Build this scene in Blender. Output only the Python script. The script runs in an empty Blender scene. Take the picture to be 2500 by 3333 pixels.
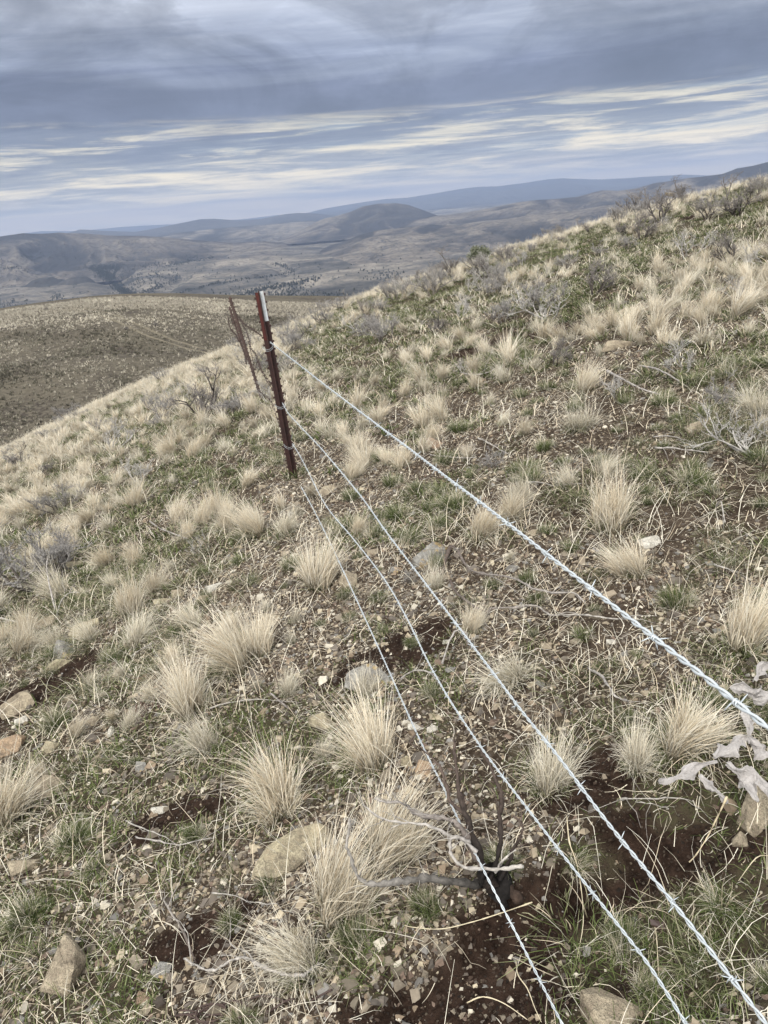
import bpy, math, random
import numpy as np
from mathutils import Matrix, Vector
R = math.radians
sc = bpy.context.scene
COL = sc.collection
# ------------------------------------------------------------------ camera
CAMZ = 1.6
PITCH, ROLL, F = R(21.9), R(4.87), 2500.0
fwd = np.array([0, math.cos(PITCH), -math.sin(PITCH)])
r0 = np.array([1.0, 0, 0]); u0 = np.array([0, math.sin(PITCH), math.cos(PITCH)])
rgt = math.cos(ROLL) * r0 - math.sin(ROLL) * u0
upv = math.cos(ROLL) * u0 + math.sin(ROLL) * r0
cam = bpy.data.cameras.new('camera'); co = bpy.data.objects.new('camera', cam); COL.objects.link(co)
cam.sensor_fit = 'VERTICAL'; cam.sensor_height = 24; cam.lens = 24 * 2500 / 3333
cam.clip_start = 0.02; cam.clip_end = 300000
m = Matrix(((rgt[0], upv[0], -fwd[0], 0), (rgt[1], upv[1], -fwd[1], 0), (rgt[2], upv[2], -fwd[2], CAMZ), (0, 0, 0, 1)))
co.matrix_world = m
sc.camera = co
# ------------------------------------------------------------------ world, sun, exposure
SUN_EL, SUN_AZ = R(48), R(205)          # azimuth measured clockwise from +y (the view direction)
sc.view_settings.view_transform = 'Standard'; sc.view_settings.look = 'None'
sc.view_settings.exposure = 0.72; sc.view_settings.gamma = 1
sc.cycles.use_denoising = True
sc.cycles.max_bounces = 6; sc.cycles.transparent_max_bounces = 8; sc.cycles.volume_bounces = 0


class NT:
    def __init__(s, nt): s.nt = nt; nt.nodes.clear()
    def n(s, t, ins=None, **props):
        nd = s.nt.nodes.new(t)
        for k, v in props.items(): setattr(nd, k, v)
        for k, v in (ins or {}).items():
            if hasattr(v, 'is_output') or isinstance(v, bpy.types.NodeSocket): s.nt.links.new(v, nd.inputs[k])
            else: nd.inputs[k].default_value = v
        return nd
    def math(s, op, a, b=0.0, c=0.0, clamp=False):
        nd = s.n('ShaderNodeMath', {0: a, 1: b, 2: c}, operation=op, use_clamp=clamp); return nd.outputs[0]
    def ramp(s, fac, stops, interp='LINEAR'):
        nd = s.n('ShaderNodeValToRGB', {0: fac}); cr = nd.color_ramp; cr.interpolation = interp
        while len(cr.elements) < len(stops): cr.elements.new(0.5)
        for e, (p, c) in zip(cr.elements, stops):
            e.position = p; e.color = (c[0], c[1], c[2], 1) if hasattr(c, '__len__') else (c, c, c, 1)
        return nd.outputs[0]
    def mix(s, fac, a, b, blend='MIX'):
        nd = s.n('ShaderNodeMix', data_type='RGBA', blend_type=blend)
        for i, v in ((0, fac), (6, a), (7, b)):
            if isinstance(v, bpy.types.NodeSocket): s.nt.links.new(v, nd.inputs[i])
            else: nd.inputs[i].default_value = (v[0], v[1], v[2], 1) if hasattr(v, '__len__') else v
        return nd.outputs[2]
    def noise(s, vec, scale, detail=4, rough=0.5, dist=0.0):
        return s.n('ShaderNodeTexNoise', {'Vector': vec, 'Scale': scale, 'Detail': detail, 'Roughness': rough, 'Distortion': dist}).outputs['Fac']


def srgb(r, g, b):
    f = lambda c: (c / 255 / 12.92) if c < 10.3 else ((c / 255 + 0.055) / 1.055) ** 2.4
    return (f(r), f(g), f(b))


w = bpy.data.worlds.new('World'); sc.world = w; w.use_nodes = True
T = NT(w.node_tree)
tc = T.n('ShaderNodeTexCoord').outputs['Generated']
sep = T.n('ShaderNodeSeparateXYZ', {0: tc})
dx, dy, dz = sep.outputs
sky = T.n('ShaderNodeTexSky', sky_type='NISHITA', sun_disc=False, sun_elevation=SUN_EL, sun_rotation=SUN_AZ)
el = T.math('MULTIPLY', T.math('ARCSINE', dz), 180 / math.pi)              # degrees
az = T.math('ARCTAN2', dx, dy)
elt = T.math('ADD', el, T.math('MULTIPLY', az, 0.6))
inv = T.math('DIVIDE', 1.0, T.math('MAXIMUM', T.math('ADD', dz, 0.035), 0.03))
pv = T.n('ShaderNodeCombineXYZ', {0: T.math('MULTIPLY', dx, inv), 1: T.math('MULTIPLY', dy, inv), 2: 0.0}).outputs[0]
big = T.noise(pv, 0.22, 5, 0.55, 0.3)
med = T.noise(pv, 0.75, 8, 0.6, 0.35)
S = lambda *c: tuple(5.65 * v for v in srgb(*c))
ang = T.n('ShaderNodeCombineXYZ', {0: T.math('MULTIPLY', az, 3.6), 1: T.math('MULTIPLY', elt, 0.80), 2: 3.1}).outputs[0]
strk = T.noise(ang, 1.0, 9, 0.62, 0.7)
ang2 = T.n('ShaderNodeCombineXYZ', {0: T.math('MULTIPLY', az, 6.5), 1: T.math('MULTIPLY', elt, 1.7), 2: 8.4}).outputs[0]
strk2 = T.noise(ang2, 1.0, 10, 0.66, 0.45)
ew = T.math('ADD', elt, T.math('MULTIPLY', T.math('SUBTRACT', strk, 0.5), 6.0))
ew = T.math('ADD', ew, T.math('MULTIPLY', T.math('SUBTRACT', big, 0.5), 6.0))
t = T.math('DIVIDE', ew, 30.0, clamp=True)
base = T.ramp(t, [(0.0, S(208, 208, 210)), (0.03, S(194, 197, 203)), (0.06, S(158, 168, 185)), (0.09, S(168, 176, 188)), (0.12, S(146, 156, 175)),
                  (0.148, S(140, 150, 173)), (0.170, S(106, 116, 142)), (0.255, S(110, 119, 145)), (0.31, S(138, 148, 171)), (0.37, S(166, 175, 195)),
                  (0.46, S(192, 200, 217)), (0.70, S(208, 212, 220)), (0.85, S(235, 238, 242))])
mo = T.ramp(T.math('ADD', T.math('MULTIPLY', med, 0.65), T.math('MULTIPLY', big, 0.35)), [(0.34, 0.80), (0.5, 0.99), (0.62, 1.3)])
bv = T.n('ShaderNodeCombineXYZ', {0: T.math('MULTIPLY', az, 4.0), 1: T.math('MULTIPLY', elt, 0.15), 2: 1.2}).outputs[0]
blot = T.ramp(T.noise(bv, 1.0, 8, 0.6, 0.6), [(0.38, 0.68), (0.5, 1.0), (0.60, 1.5)])
mo = T.mix(1.0, mo, blot, 'MULTIPLY')
c1 = T.mix(T.ramp(T.math('DIVIDE', el, 30.0, clamp=True), [(0.10, 0.15), (0.30, 0.9)]), base, T.mix(1.0, base, mo, 'MULTIPLY'))
gapw = T.ramp(T.math('DIVIDE', T.math('ADD', elt, T.math('MULTIPLY', T.math('SUBTRACT', big, 0.5), 3.0)), 30.0, clamp=True), [(0.0, 0.3), (0.05, 0.75), (0.09, 1.0), (0.165, 1.0), (0.20, 0.0)])
gp = T.math('MULTIPLY', T.ramp(strk, [(0.47, 0.0), (0.62, 0.9)]), gapw)
gcol = T.mix(T.ramp(strk2, [(0.40, 0.0), (0.60, 1.0)]), S(182, 198, 214), S(236, 232, 214))
c2 = T.mix(gp, c1, gcol)
dk = T.math('MULTIPLY', T.ramp(strk2, [(0.34, 0.9), (0.50, 0.0)]), gapw)
c2 = T.mix(dk, c2, S(122, 134, 160))
thin = T.math('MULTIPLY', T.ramp(strk2, [(0.49, 0.0), (0.56, 0.45), (0.64, 1.0)]), gapw)
c2 = T.mix(thin, c2, S(250, 244, 224))
low = T.ramp(T.math('DIVIDE', el, 30.0, clamp=True), [(0.0, (3.1, 2.6, 1.9)), (0.05, (1.9, 1.7, 1.4)), (0.14, (1.1, 1.06, 1.0))])
c2 = T.mix(1.0, c2, low, 'MULTIPLY')
# pass some clear-sky light through, and let the deck brighten overhead and behind
c3 = T.mix(0.06, c2, sky.outputs[0])
back = T.math('MULTIPLY', dy, -1.0)
br = T.ramp(T.math('DIVIDE', el, 90.0, clamp=True), [(0.0, 0.0), (0.20, 0.0), (0.42, 1.0)])
bb = T.ramp(back, [(0.0, 0.0), (0.25, 1.0)])
lit = T.math('MAXIMUM', br, bb)
sdv = (math.sin(SUN_AZ) * math.cos(SUN_EL), math.cos(SUN_AZ) * math.cos(SUN_EL), math.sin(SUN_EL))
dot = T.n('ShaderNodeVectorMath', {0: tc, 1: sdv}, operation='DOT_PRODUCT').outputs['Value']
litc = T.ramp(dot, [(0.0, (0.27, 0.285, 0.315)), (0.55, (0.44, 0.45, 0.465)), (1.0, (1.05, 1.02, 0.97))])
c4 = T.mix(lit, c3, T.n('ShaderNodeVectorMath', {0: litc, 1: (19.0, 19.0, 19.0)}, operation='MULTIPLY').outputs[0])
bg = T.n('ShaderNodeBackground', {'Color': c4, 'Strength': 0.1})
wo = T.n('ShaderNodeOutputWorld', {0: bg.outputs[0]})
w.cycles.sampling_method = 'MANUAL'; w.cycles.sample_map_resolution = 512

sl = bpy.data.lights.new('sun', 'SUN'); sl.energy = 1.5; sl.angle = R(14); sl.color = (1, 0.965, 0.91)
so = bpy.data.objects.new('sun', sl); COL.objects.link(so)
sd = Vector((math.sin(SUN_AZ) * math.cos(SUN_EL), math.cos(SUN_AZ) * math.cos(SUN_EL), math.sin(SUN_EL)))
so.rotation_euler = sd.to_track_quat('Z', 'Y').to_euler(); so.location = (0, -5, 20)

# ------------------------------------------------------------------ numeric helpers
def ray(px, py):
    d = fwd * F + rgt * (px - 1250) + upv * (1666.5 - py)
    return d / np.linalg.norm(d)
def azel(px, py):
    d = ray(px, py); return math.atan2(d[0], d[1]), d[2] / math.hypot(d[0], d[1])
def hsh(ix, iy, seed):
    h = (ix.astype(np.int64) * 374761393 + iy.astype(np.int64) * 668265263 + seed * 2147483647) & 0xffffffff
    h = ((h ^ (h >> 13)) * 1274126177) & 0xffffffff
    return ((h ^ (h >> 16)) & 0xffffff) / float(0xffffff)
def vnoise(x, y, seed=0):
    x = np.asarray(x, float); y = np.asarray(y, float)
    ix = np.floor(x); iy = np.floor(y); fx = x - ix; fy = y - iy
    fx = fx * fx * (3 - 2 * fx); fy = fy * fy * (3 - 2 * fy)
    a = hsh(ix, iy, seed); b = hsh(ix + 1, iy, seed); c = hsh(ix, iy + 1, seed); d = hsh(ix + 1, iy + 1, seed)
    return (a * (1 - fx) + b * fx) * (1 - fy) + (c * (1 - fx) + d * fx) * fy
def fbm(x, y, octv=4, seed=0, gain=0.5):
    s = 0; a = 1; tot = 0
    for k in range(octv):
        s = s + a * (vnoise(x * 2 ** k + 17.3 * k, y * 2 ** k - 9.1 * k, seed + k) - 0.5); tot += a; a *= gain
    return s / tot * 2          # about -1..1
def sstep(a, b, x):
    t = np.clip((x - a) / (b - a), 0, 1); return t * t * (3 - 2 * t)

# near hillside: the skyline of the slope, traced (photo pixels), sets how steep it is in each direction
SKY = [(-300, 1590), (0, 1480), (150, 1405), (300, 1330), (450, 1262), (600, 1195), (700, 1165), (830, 1112), (965, 1062), (1055, 1018), (1145, 985), (1280, 932),
       (1430, 892), (1580, 846), (1733, 796), (1884, 754), (2035, 706), (2185, 668), (2335, 630), (2500, 588), (2800, 520)]
RS = 28.0; K2 = CAMZ / RS ** 2
_s = sorted((azel(px, py)[0], azel(px, py)[1] + 2 * math.sqrt(CAMZ * K2)) for px, py in SKY)
_A = np.array([[math.sin(a), math.cos(a)] for a, e in _s]); _b = np.array([e for a, e in _s])
PL = np.linalg.lstsq(_A, _b, rcond=None)[0]
_res = _b - _A @ PL; _sa = np.array([a for a, e in _s])
DIPS = []          # local hollows: x, y, rx, ry, rot, depth
def G(x, y):
    x = np.asarray(x, float); y = np.asarray(y, float)
    r = np.hypot(x, y); a = np.arctan2(x, y)
    c = np.interp(a, _sa, _res) * (1 - sstep(0.62, 1.3, np.abs(a)))
    s = PL[0] * np.sin(a) + PL[1] * np.cos(a) + c * sstep(1.0, 6.0, r)
    z = s * r - K2 * np.minimum(r, 60) ** 2 - 0.28 * np.maximum(r - 60, 0)
    fade = 1 - sstep(40, 60, r)
    z = z + fade * (0.045 * fbm(x * 0.9, y * 0.9, 3, 5) + 0.016 * fbm(x * 5, y * 5, 3, 9)) * (0.6 + 0.4 * np.minimum(r / 6, 3))
    z = z + (1 - sstep(6, 10, r)) * 0.006 * fbm(x * 24, y * 24, 2, 19)
    for (cx, cy, rx, ry, rot, dep) in DIPS:
        ux = (x - cx) * math.cos(rot) + (y - cy) * math.sin(rot); uy = -(x - cx) * math.sin(rot) + (y - cy) * math.cos(rot)
        q = np.sqrt((ux / rx) ** 2 + (uy / ry) ** 2) + 0.25 * fbm(x * 6, y * 6, 2, 33)
        z = z - dep * (1 - sstep(0.7, 1.05, q))
    return z
_T = np.concatenate([np.linspace(0.6, 8, 700), np.linspace(8.02, 75, 900)])
def hit(px, py, H=None, T_=None):
    H = H or G; T_ = _T if T_ is None else T_
    d = ray(px, py); P = d[None, :] * T_[:, None]; P[:, 2] += CAMZ
    f = P[:, 2] - H(P[:, 0], P[:, 1]); i = int(np.argmax(f < 0))
    if not (f < 0).any(): i = int(np.argmin(f)); return P[i]
    if i == 0: return P[0]
    q = f[i - 1] / (f[i - 1] - f[i]); return P[i - 1] * (1 - q) + P[i] * q
def at_depth(px, py, yv):      # point on the line of sight at forward distance yv
    d = ray(px, py); p = d * (yv / d[1]); p[2] += CAMZ; return p
S6 = 2500 / 1659.0
def h6(x, y): return hit(x * S6, y * S6)
pA = h6(1250, 2075); pB = h6(1440, 1815); pC = h6(90, 1490); pD = h6(1330, 1850)
GRN = []
for q in ((1480, 1950, .22, .10), (1600, 1990, .15, .12), (1420, 2170, .22, .10), (1330, 2010, .12, .10), (770, 2040, .12, .12), (60, 2000, .25, .18), (425, 1800, .1, .08), (150, 1830, .2, .1), (1250, 1830, .12, .05), (1560, 1640, .2, .1), (930, 1960, .12, .05), (1590, 2130, .15, .1)):
    p = h6(q[0], q[1]); GRN.append((p[0], p[1], q[2], q[3]))
DIPS += [(pA[0], pA[1], 0.42, 0.22, 0.1, 0.075), (pB[0], pB[1], 0.20, 0.10, 0.2, 0.05), (pD[0], pD[1], 0.13, 0.10, 0.2, 0.06)]
BARE = [(pA[0], pA[1], 0.40, 0.24, 0.1), (pB[0], pB[1], 0.16, 0.08, 0.2), (pC[0], pC[1], 0.45, 0.20, 0.6), (pD[0], pD[1], 0.2, 0.14, 0.0)]
for q in ((1500, 1960, .22, .12), (1000, 2150, .35, .10), (360, 1780, .22, .1), (1290, 1680, .2, .1), (880, 1400, .3, .12), (1050, 750, .5, .3), (1180, 720, .6, .25), (1460, 480, .9, .5), (430, 2020, .2, .08)):
    p = h6(q[0], q[1]); BARE.append((p[0], p[1], q[2], q[3], 0.15))
def bare(x, y):
    v = np.zeros(np.shape(x))
    for (cx, cy, rx, ry, rot) in BARE:
        ux = (x - cx) * math.cos(rot) + (y - cy) * math.sin(rot); uy = -(x - cx) * math.sin(rot) + (y - cy) * math.cos(rot)
        q = np.sqrt((ux / rx) ** 2 + (uy / ry) ** 2) + 0.5 * fbm(x * 7, y * 7, 3, 41)
        v = np.maximum(v, 1 - sstep(0.75, 1.15, q))
    return np.clip(v - patch(x, y), 0, 1)
def patch(x, y):
    v = np.zeros(np.shape(x))
    for cx, cy, rx, ry in GRN: v = np.maximum(v, 1 - sstep(0.6, 1.2, np.sqrt(((x - cx) / rx) ** 2 + ((y - cy) / ry) ** 2) + 0.5 * fbm(x * 9, y * 9, 2, 44)))
    return v
def greens(x, y):
    return np.maximum(1.0 * patch(x, y), sstep(0.02, 0.34, fbm(x * 1.3 + 4, y * 1.3, 3, 77) + 0.25 * fbm(x * 6, y * 6, 2, 78)) * (1 - bare(x, y)))

# ------------------------------------------------------------------ mesh helpers
def mesh_np(name, V, Fq, mats, col=None, smooth=False, midx=None):
    V = np.asarray(V, np.float32); Fq = np.asarray(Fq, np.int32)
    me = bpy.data.meshes.new(name); k = Fq.shape[1]
    me.vertices.add(len(V)); me.vertices.foreach_set('co', V.ravel())
    me.loops.add(Fq.size); me.loops.foreach_set('vertex_index', Fq.ravel())
    me.polygons.add(len(Fq)); me.polygons.foreach_set('loop_start', np.arange(0, Fq.size, k, dtype=np.int32))
    me.polygons.foreach_set('loop_total', np.full(len(Fq), k, np.int32))
    me.polygons.foreach_set('use_smooth', np.full(len(Fq), smooth, bool))
    if midx is not None: me.polygons.foreach_set('material_index', np.asarray(midx, np.int32))
    if col is not None:
        c = np.ones((len(V), 4), np.float32); c[:, :3] = col
        at = me.color_attributes.new('Col', 'FLOAT_COLOR', 'POINT'); at.data.foreach_set('color', c.ravel())
    for mm in (mats if isinstance(mats, (list, tuple)) else [mats]): me.materials.append(mm)
    me.update(); me.validate(); return me
def link(name, me, parent=None, loc=(0, 0, 0), **props):
    o = bpy.data.objects.new(name, me); COL.objects.link(o); o.location = loc
    if parent: o.parent = parent
    for k, v in props.items(): o[k] = v
    return o
def grid_faces(nr, nc):
    i = np.arange(nr - 1)[:, None] * nc + np.arange(nc - 1)[None, :]
    return np.stack([i, i + 1, i + nc + 1, i + nc], -1).reshape(-1, 4)
class Acc:
    def __init__(s): s.V = []; s.F = []; s.C = []; s.n = 0
    def add(s, V, Fc, C):
        s.V.append(V); s.F.append(np.asarray(Fc) + s.n); s.C.append(np.broadcast_to(C, (len(V), 3))); s.n += len(V)
    def mesh(s, name, mat, smooth=False):
        return mesh_np(name, np.concatenate(s.V), np.concatenate(s.F), mat, np.concatenate(s.C), smooth)
def tube(P, rad, k=5, cap=True):
    P = np.asarray(P, float); n = len(P); rad = np.broadcast_to(np.asarray(rad, float), (n,))
    Tn = np.gradient(P, axis=0); Tn /= np.linalg.norm(Tn, axis=1)[:, None] + 1e-12
    up = np.array([0.31, 0.17, 0.93]); 
    if abs(Tn[0] @ up) > 0.9: up = np.array([0.9, 0.3, 0.1])
    u = up - Tn[0] * (up @ Tn[0]); u /= np.linalg.norm(u)
    V = []; ang_ = np.arange(k) * 2 * math.pi / k
    for i in range(n):
        u = u - Tn[i] * (u @ Tn[i]); u /= np.linalg.norm(u) + 1e-12; v = np.cross(Tn[i], u)
        V.append(P[i] + rad[i] * (np.cos(ang_)[:, None] * u + np.sin(ang_)[:, None] * v))
    V = np.concatenate(V)
    i = np.arange(n - 1)[:, None] * k; j = np.arange(k)[None, :]; jn = (j + 1) % k
    Fc = np.stack([i + j, i + jn, i + k + jn, i + k + j], -1).reshape(-1, 4)
    if cap:
        V = np.concatenate([V, P[:1], P[-1:]]); a = len(V) - 2; b = a + 1
        J = np.arange(k); Jn = (J + 1) % k
        Fc = np.concatenate([Fc, np.stack([np.full(k, a), Jn, J, J], -1)[:0], ])
        tri = [[a, Jn[q], J[q], a] for q in range(0)]
        # caps as quads
        for q in range(0, k - 1, 2):
            Fc = np.concatenate([Fc, [[a, (q + 2) % k, q + 1, q]], [[b, (n - 1) * k + q, (n - 1) * k + q + 1, (n - 1) * k + (q + 2) % k]]])
    return V, Fc
def smooth_line(P, m=4):
    P = np.asarray(P, float); out = []
    for i in range(len(P) - 1):
        p0 = P[max(i - 1, 0)]; p1 = P[i]; p2 = P[i + 1]; p3 = P[min(i + 2, len(P) - 1)]
        for q in range(m):
            t = q / m
            out.append(0.5 * ((2 * p1) + (-p0 + p2) * t + (2 * p0 - 5 * p1 + 4 * p2 - p3) * t * t + (-p0 + 3 * p1 - 3 * p2 + p3) * t ** 3))
    out.append(P[-1]); return np.array(out)

# ------------------------------------------------------------------ materials
def mat(name): 
    mm = bpy.data.materials.new(name); mm.use_nodes = True; return mm, NT(mm.node_tree)
def finish(T, col, rough=0.9, bump=None, bstr=0.3, bdist=0.01, spec=0.2, metal=0.0, trans=0.0):
    ins = {'Base Color': col, 'Roughness': rough, 'Specular IOR Level': spec, 'Metallic': metal}
    p = T.n('ShaderNodeBsdfPrincipled', ins)
    if bump is not None:
        b = T.n('ShaderNodeBump', {'Height': bump, 'Strength': bstr, 'Distance': bdist}); T.nt.links.new(b.outputs[0], p.inputs['Normal'])
    out = p.outputs[0]
    if trans:
        tr = T.n('ShaderNodeBsdfTranslucent', {'Color': col}); out = T.n('ShaderNodeMixShader', {0: trans, 1: out, 2: tr.outputs[0]}).outputs[0]
    T.n('ShaderNodeOutputMaterial', {0: out})
def attr(T, n='Col'): return T.n('ShaderNodeAttribute', attribute_name=n).outputs['Color']
def obc(T): return T.n('ShaderNodeTexCoord').outputs['Object']

def m_blade():
    mm, T = mat('grass_blade'); c = attr(T)
    nz = T.noise(obc(T), 9, 2); r = T.n('ShaderNodeObjectInfo').outputs['Random']
    k = T.math('ADD', 0.80, T.math('ADD', T.math('MULTIPLY', nz, 0.25), T.math('MULTIPLY', r, 0.18)))
    c = T.mix(1.0, c, T.n('ShaderNodeCombineXYZ', {0: k, 1: k, 2: k}).outputs[0], 'MULTIPLY')
    finish(T, c, 0.8, spec=0.12, trans=0.12); return mm
def m_attr(name, rough=0.9, nscale=30, lo=0.75, hi=1.2, bstr=0.4, bdist=0.003, spec=0.2, metal=0):
    mm, T = mat(name); c = attr(T); o = obc(T)
    nz = T.noise(o, nscale, 6, 0.65)
    k = T.ramp(nz, [(0.3, lo), (0.7, hi)])
    finish(T, T.mix(1.0, c, k, 'MULTIPLY'), rough, nz, bstr, bdist, spec, metal); return mm
def m_rock(name, a, b, crack, lichen=None, scale=8):
    mm, T = mat(name); o = obc(T)
    n1 = T.noise(o, scale, 8, 0.65, 0.4); n2 = T.noise(o, scale * 5, 5, 0.7)
    c = T.mix(T.ramp(n1, [(0.35, 0.0), (0.65, 1.0)]), a, b)
    st = T.n('ShaderNodeTexWave', {'Vector': o, 'Scale': scale * 0.8, 'Distortion': 14.0, 'Detail': 6.0, 'Detail Scale': 2.5, 'Detail Roughness': 0.7}, bands_direction='DIAGONAL').outputs['Fac']
    c = T.mix(T.ramp(st, [(0.0, 0.7), (0.05, 0.0)]), c, crack)
    if lichen: c = T.mix(T.ramp(T.noise(o, scale * 2.2, 6, 0.7), [(0.54, 0.0), (0.60, 0.85)]), c, lichen)
    c = T.mix(1.0, c, T.ramp(n2, [(0.3, 0.78), (0.7, 1.15)]), 'MULTIPLY')
    c = T.mix(T.ramp(T.noise(o, scale * 1.1, 6, 0.75, 0.3), [(0.44, 0.0), (0.62, 0.75)]), c, (0.10, 0.078, 0.058))
    hgt = T.math('ADD', T.math('MULTIPLY', n1, 1.0), T.math('ADD', T.math('MULTIPLY', n2, 0.35), T.math('MULTIPLY', st, 0.35)))
    finish(T, c, 0.88, hgt, 1.0, 0.016, 0.2); return mm

def m_ground():
    mm, T = mat('hillside_soil'); o = obc(T); mk = T.n('ShaderNodeSeparateColor', {0: attr(T)}).outputs
    n1 = T.noise(o, 2.2, 6, 0.6, 0.3); n2 = T.noise(o, 22, 7, 0.7); n3 = T.noise(o, 90, 4, 0.7)
    soil = T.mix(T.ramp(n1, [(0.35, 0), (0.65, 1)]), (0.022, 0.0155, 0.011), (0.055, 0.041, 0.030))
    soil = T.mix(T.ramp(n2, [(0.42, 0), (0.62, 0.8)]), soil, (0.095, 0.074, 0.055))
    dark = T.mix(T.ramp(n2, [(0.35, 0), (0.65, 1)]), (0.010, 0.0065, 0.005), (0.042, 0.027, 0.020))
    c = T.mix(mk[0], soil, dark)
    # grit
    vo = T.n('ShaderNodeTexVoronoi', {'Vector': o, 'Scale': 85.0, 'Randomness': 1.0})
    vc = T.n('ShaderNodeSeparateColor', {0: vo.outputs['Color']}).outputs
    gcol = T.ramp(vc[1], [(0.0, (0.07, 0.058, 0.046)), (0.4, (0.14, 0.118, 0.09)), (0.75, (0.23, 0.19, 0.14)), (1.0, (0.36, 0.32, 0.25))])
    gm = T.math('MULTIPLY', T.ramp(vo.outputs['Distance'], [(0.26, 1), (0.36, 0)]), T.ramp(vc[0], [(0.52, 0), (0.56, 1)]))
    gm = T.math('MULTIPLY', gm, T.math('SUBTRACT', 1.0, T.math('MULTIPLY', mk[0], 0.7)))
    c = T.mix(gm, c, gcol)
    moss = T.mix(n3, (0.018, 0.026, 0.009), (0.048, 0.056, 0.021))
    c = T.mix(T.math('MULTIPLY', mk[1], T.ramp(n2, [(0.42, 0.0), (0.62, 0.6)])), c, moss)
    # far part of the slope: litter of straw too fine to model
    c = T.mix(T.math('MULTIPLY', mk[2], T.ramp(n2, [(0.38, 0.2), (0.6, 0.85)])), c, (0.062, 0.062, 0.034))
    hgt = T.math('ADD', n2, T.math('ADD', T.math('MULTIPLY', n3, 0.5), T.math('MULTIPLY', gm, 0.8)))
    finish(T, c, 0.97, hgt, 1.0, 0.014, 0.03); return mm
BLADE = m_blade(); SOIL = m_ground()
STONE = m_attr('gravel_stone', 0.85, 60, 0.8, 1.15, 0.5, 0.002)
WOOD = m_attr('weathered_wood', 0.9, 60, 0.35, 1.35, 0.9, 0.004)

# ------------------------------------------------------------------ near hillside
azs = np.unique(np.round(np.concatenate([np.arange(-46, 46.01, 0.34), np.arange(-180, -45.9, 4), np.arange(46, 180.1, 4)]), 4)) * math.pi / 180
azs[0] = -math.pi; azs[-1] = math.pi
rr = np.concatenate([[0.02, 0.2], np.geomspace(0.4, 60, 420), np.geomspace(66, 900, 30)])
A_, R_ = np.meshgrid(azs, rr); X = R_ * np.sin(A_); Y = R_ * np.cos(A_); Z = G(X, Y)
V = np.stack([X, Y, Z], -1).reshape(-1, 3)
bm_ = bare(X, Y); gr_ = greens(X, Y); far_ = sstep(7, 20, R_)
C = np.stack([bm_, gr_, far_ * (1 - bm_)], -1).reshape(-1, 3)
Fq = grid_faces(len(rr), len(azs))[:, ::-1]
me = mesh_np('hillside', V, Fq, SOIL, C, True); link('hillside', me, kind='structure')

# ------------------------------------------------------------------ valley, hills, mountains
def m_land(name, light, mid, dark, s1, s2, snow=None, green=None):
    mm, T = mat(name); g = T.n('ShaderNodeNewGeometry').outputs['Position']
    fl = T.n('ShaderNodeVectorMath', {0: g, 1: (1, 1, 0)}, operation='MULTIPLY').outputs[0]
    n1 = T.noise(fl, s1, 7, 0.62, 0.5); n2 = T.noise(fl, s2, 6, 0.7)
    c = T.ramp(n1, [(0.30, dark), (0.46, mid), (0.60, light)])
    if green: c = T.mix(T.ramp(T.n('ShaderNodeSeparateColor', {0: attr(T)}).outputs[0], [(0.40, 0.95), (0.64, 0.0)]), c, dark); c = T.mix(T.ramp(T.n('ShaderNodeSeparateColor', {0: attr(T)}).outputs[0], [(0.72, 0.0), (0.9, 0.7)]), c, light)  # spur relief shaded into the colour: crests light, gullies dark (partly sage cover)
    c = T.mix(T.ramp(n2, [(0.45, 0.0), (0.68, 0.8)]), c, dark)
    n4 = T.math('ABSOLUTE', T.math('SUBTRACT', T.noise(fl, s1 * 1.3, 5, 0.6, 0.8), 0.5))
    c = T.mix(T.ramp(n4, [(0.0, 0.8), (0.018, 0.0)]), c, dark)
    n3 = T.noise(fl, s2 * 6, 4, 0.75)
    c = T.mix(T.ramp(n3, [(0.50, 0.0), (0.60, 0.6)]), c, tuple(v * 0.55 for v in dark))
    if snow:
        z = T.n('ShaderNodeSeparateXYZ', {0: g}).outputs[2]
        c = T.mix(T.math('MULTIPLY', T.ramp(T.math('DIVIDE', z, snow[1]), [(snow[0], 0), (min(snow[0] + 0.06, 1), 1)]), T.ramp(n2, [(0.45, 0), (0.55, 1)])), c, (0.85, 0.87, 0.9))
    finish(T, c, 1.0, n2, 0.35, 8.0, 0.0); return mm
M_VAL = m_land('valley_floor', (0.25, 0.222, 0.18), (0.125, 0.115, 0.10), (0.035, 0.036, 0.034), 0.0022, 0.009)
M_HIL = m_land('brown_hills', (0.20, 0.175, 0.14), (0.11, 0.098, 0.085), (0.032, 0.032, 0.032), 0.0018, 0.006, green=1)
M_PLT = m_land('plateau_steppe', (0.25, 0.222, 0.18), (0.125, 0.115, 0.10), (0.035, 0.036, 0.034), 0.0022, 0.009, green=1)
M_FAR = m_land('far_ridge', (0.09, 0.083, 0.07), (0.06, 0.057, 0.052), (0.035, 0.035, 0.034), 0.0005, 0.002)
M_MTN = m_land('far_mountain', (0.09, 0.088, 0.08), (0.06, 0.06, 0.058), (0.035, 0.036, 0.038), 0.0004, 0.0012, snow=(0.86, 228.0))

ZV = -245.0
_zfl = lambda px, py: (lambda d: (d[0] * (ZV - CAMZ) / d[2], d[1] * (ZV - CAMZ) / d[2]))(ray(px, py))
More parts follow.
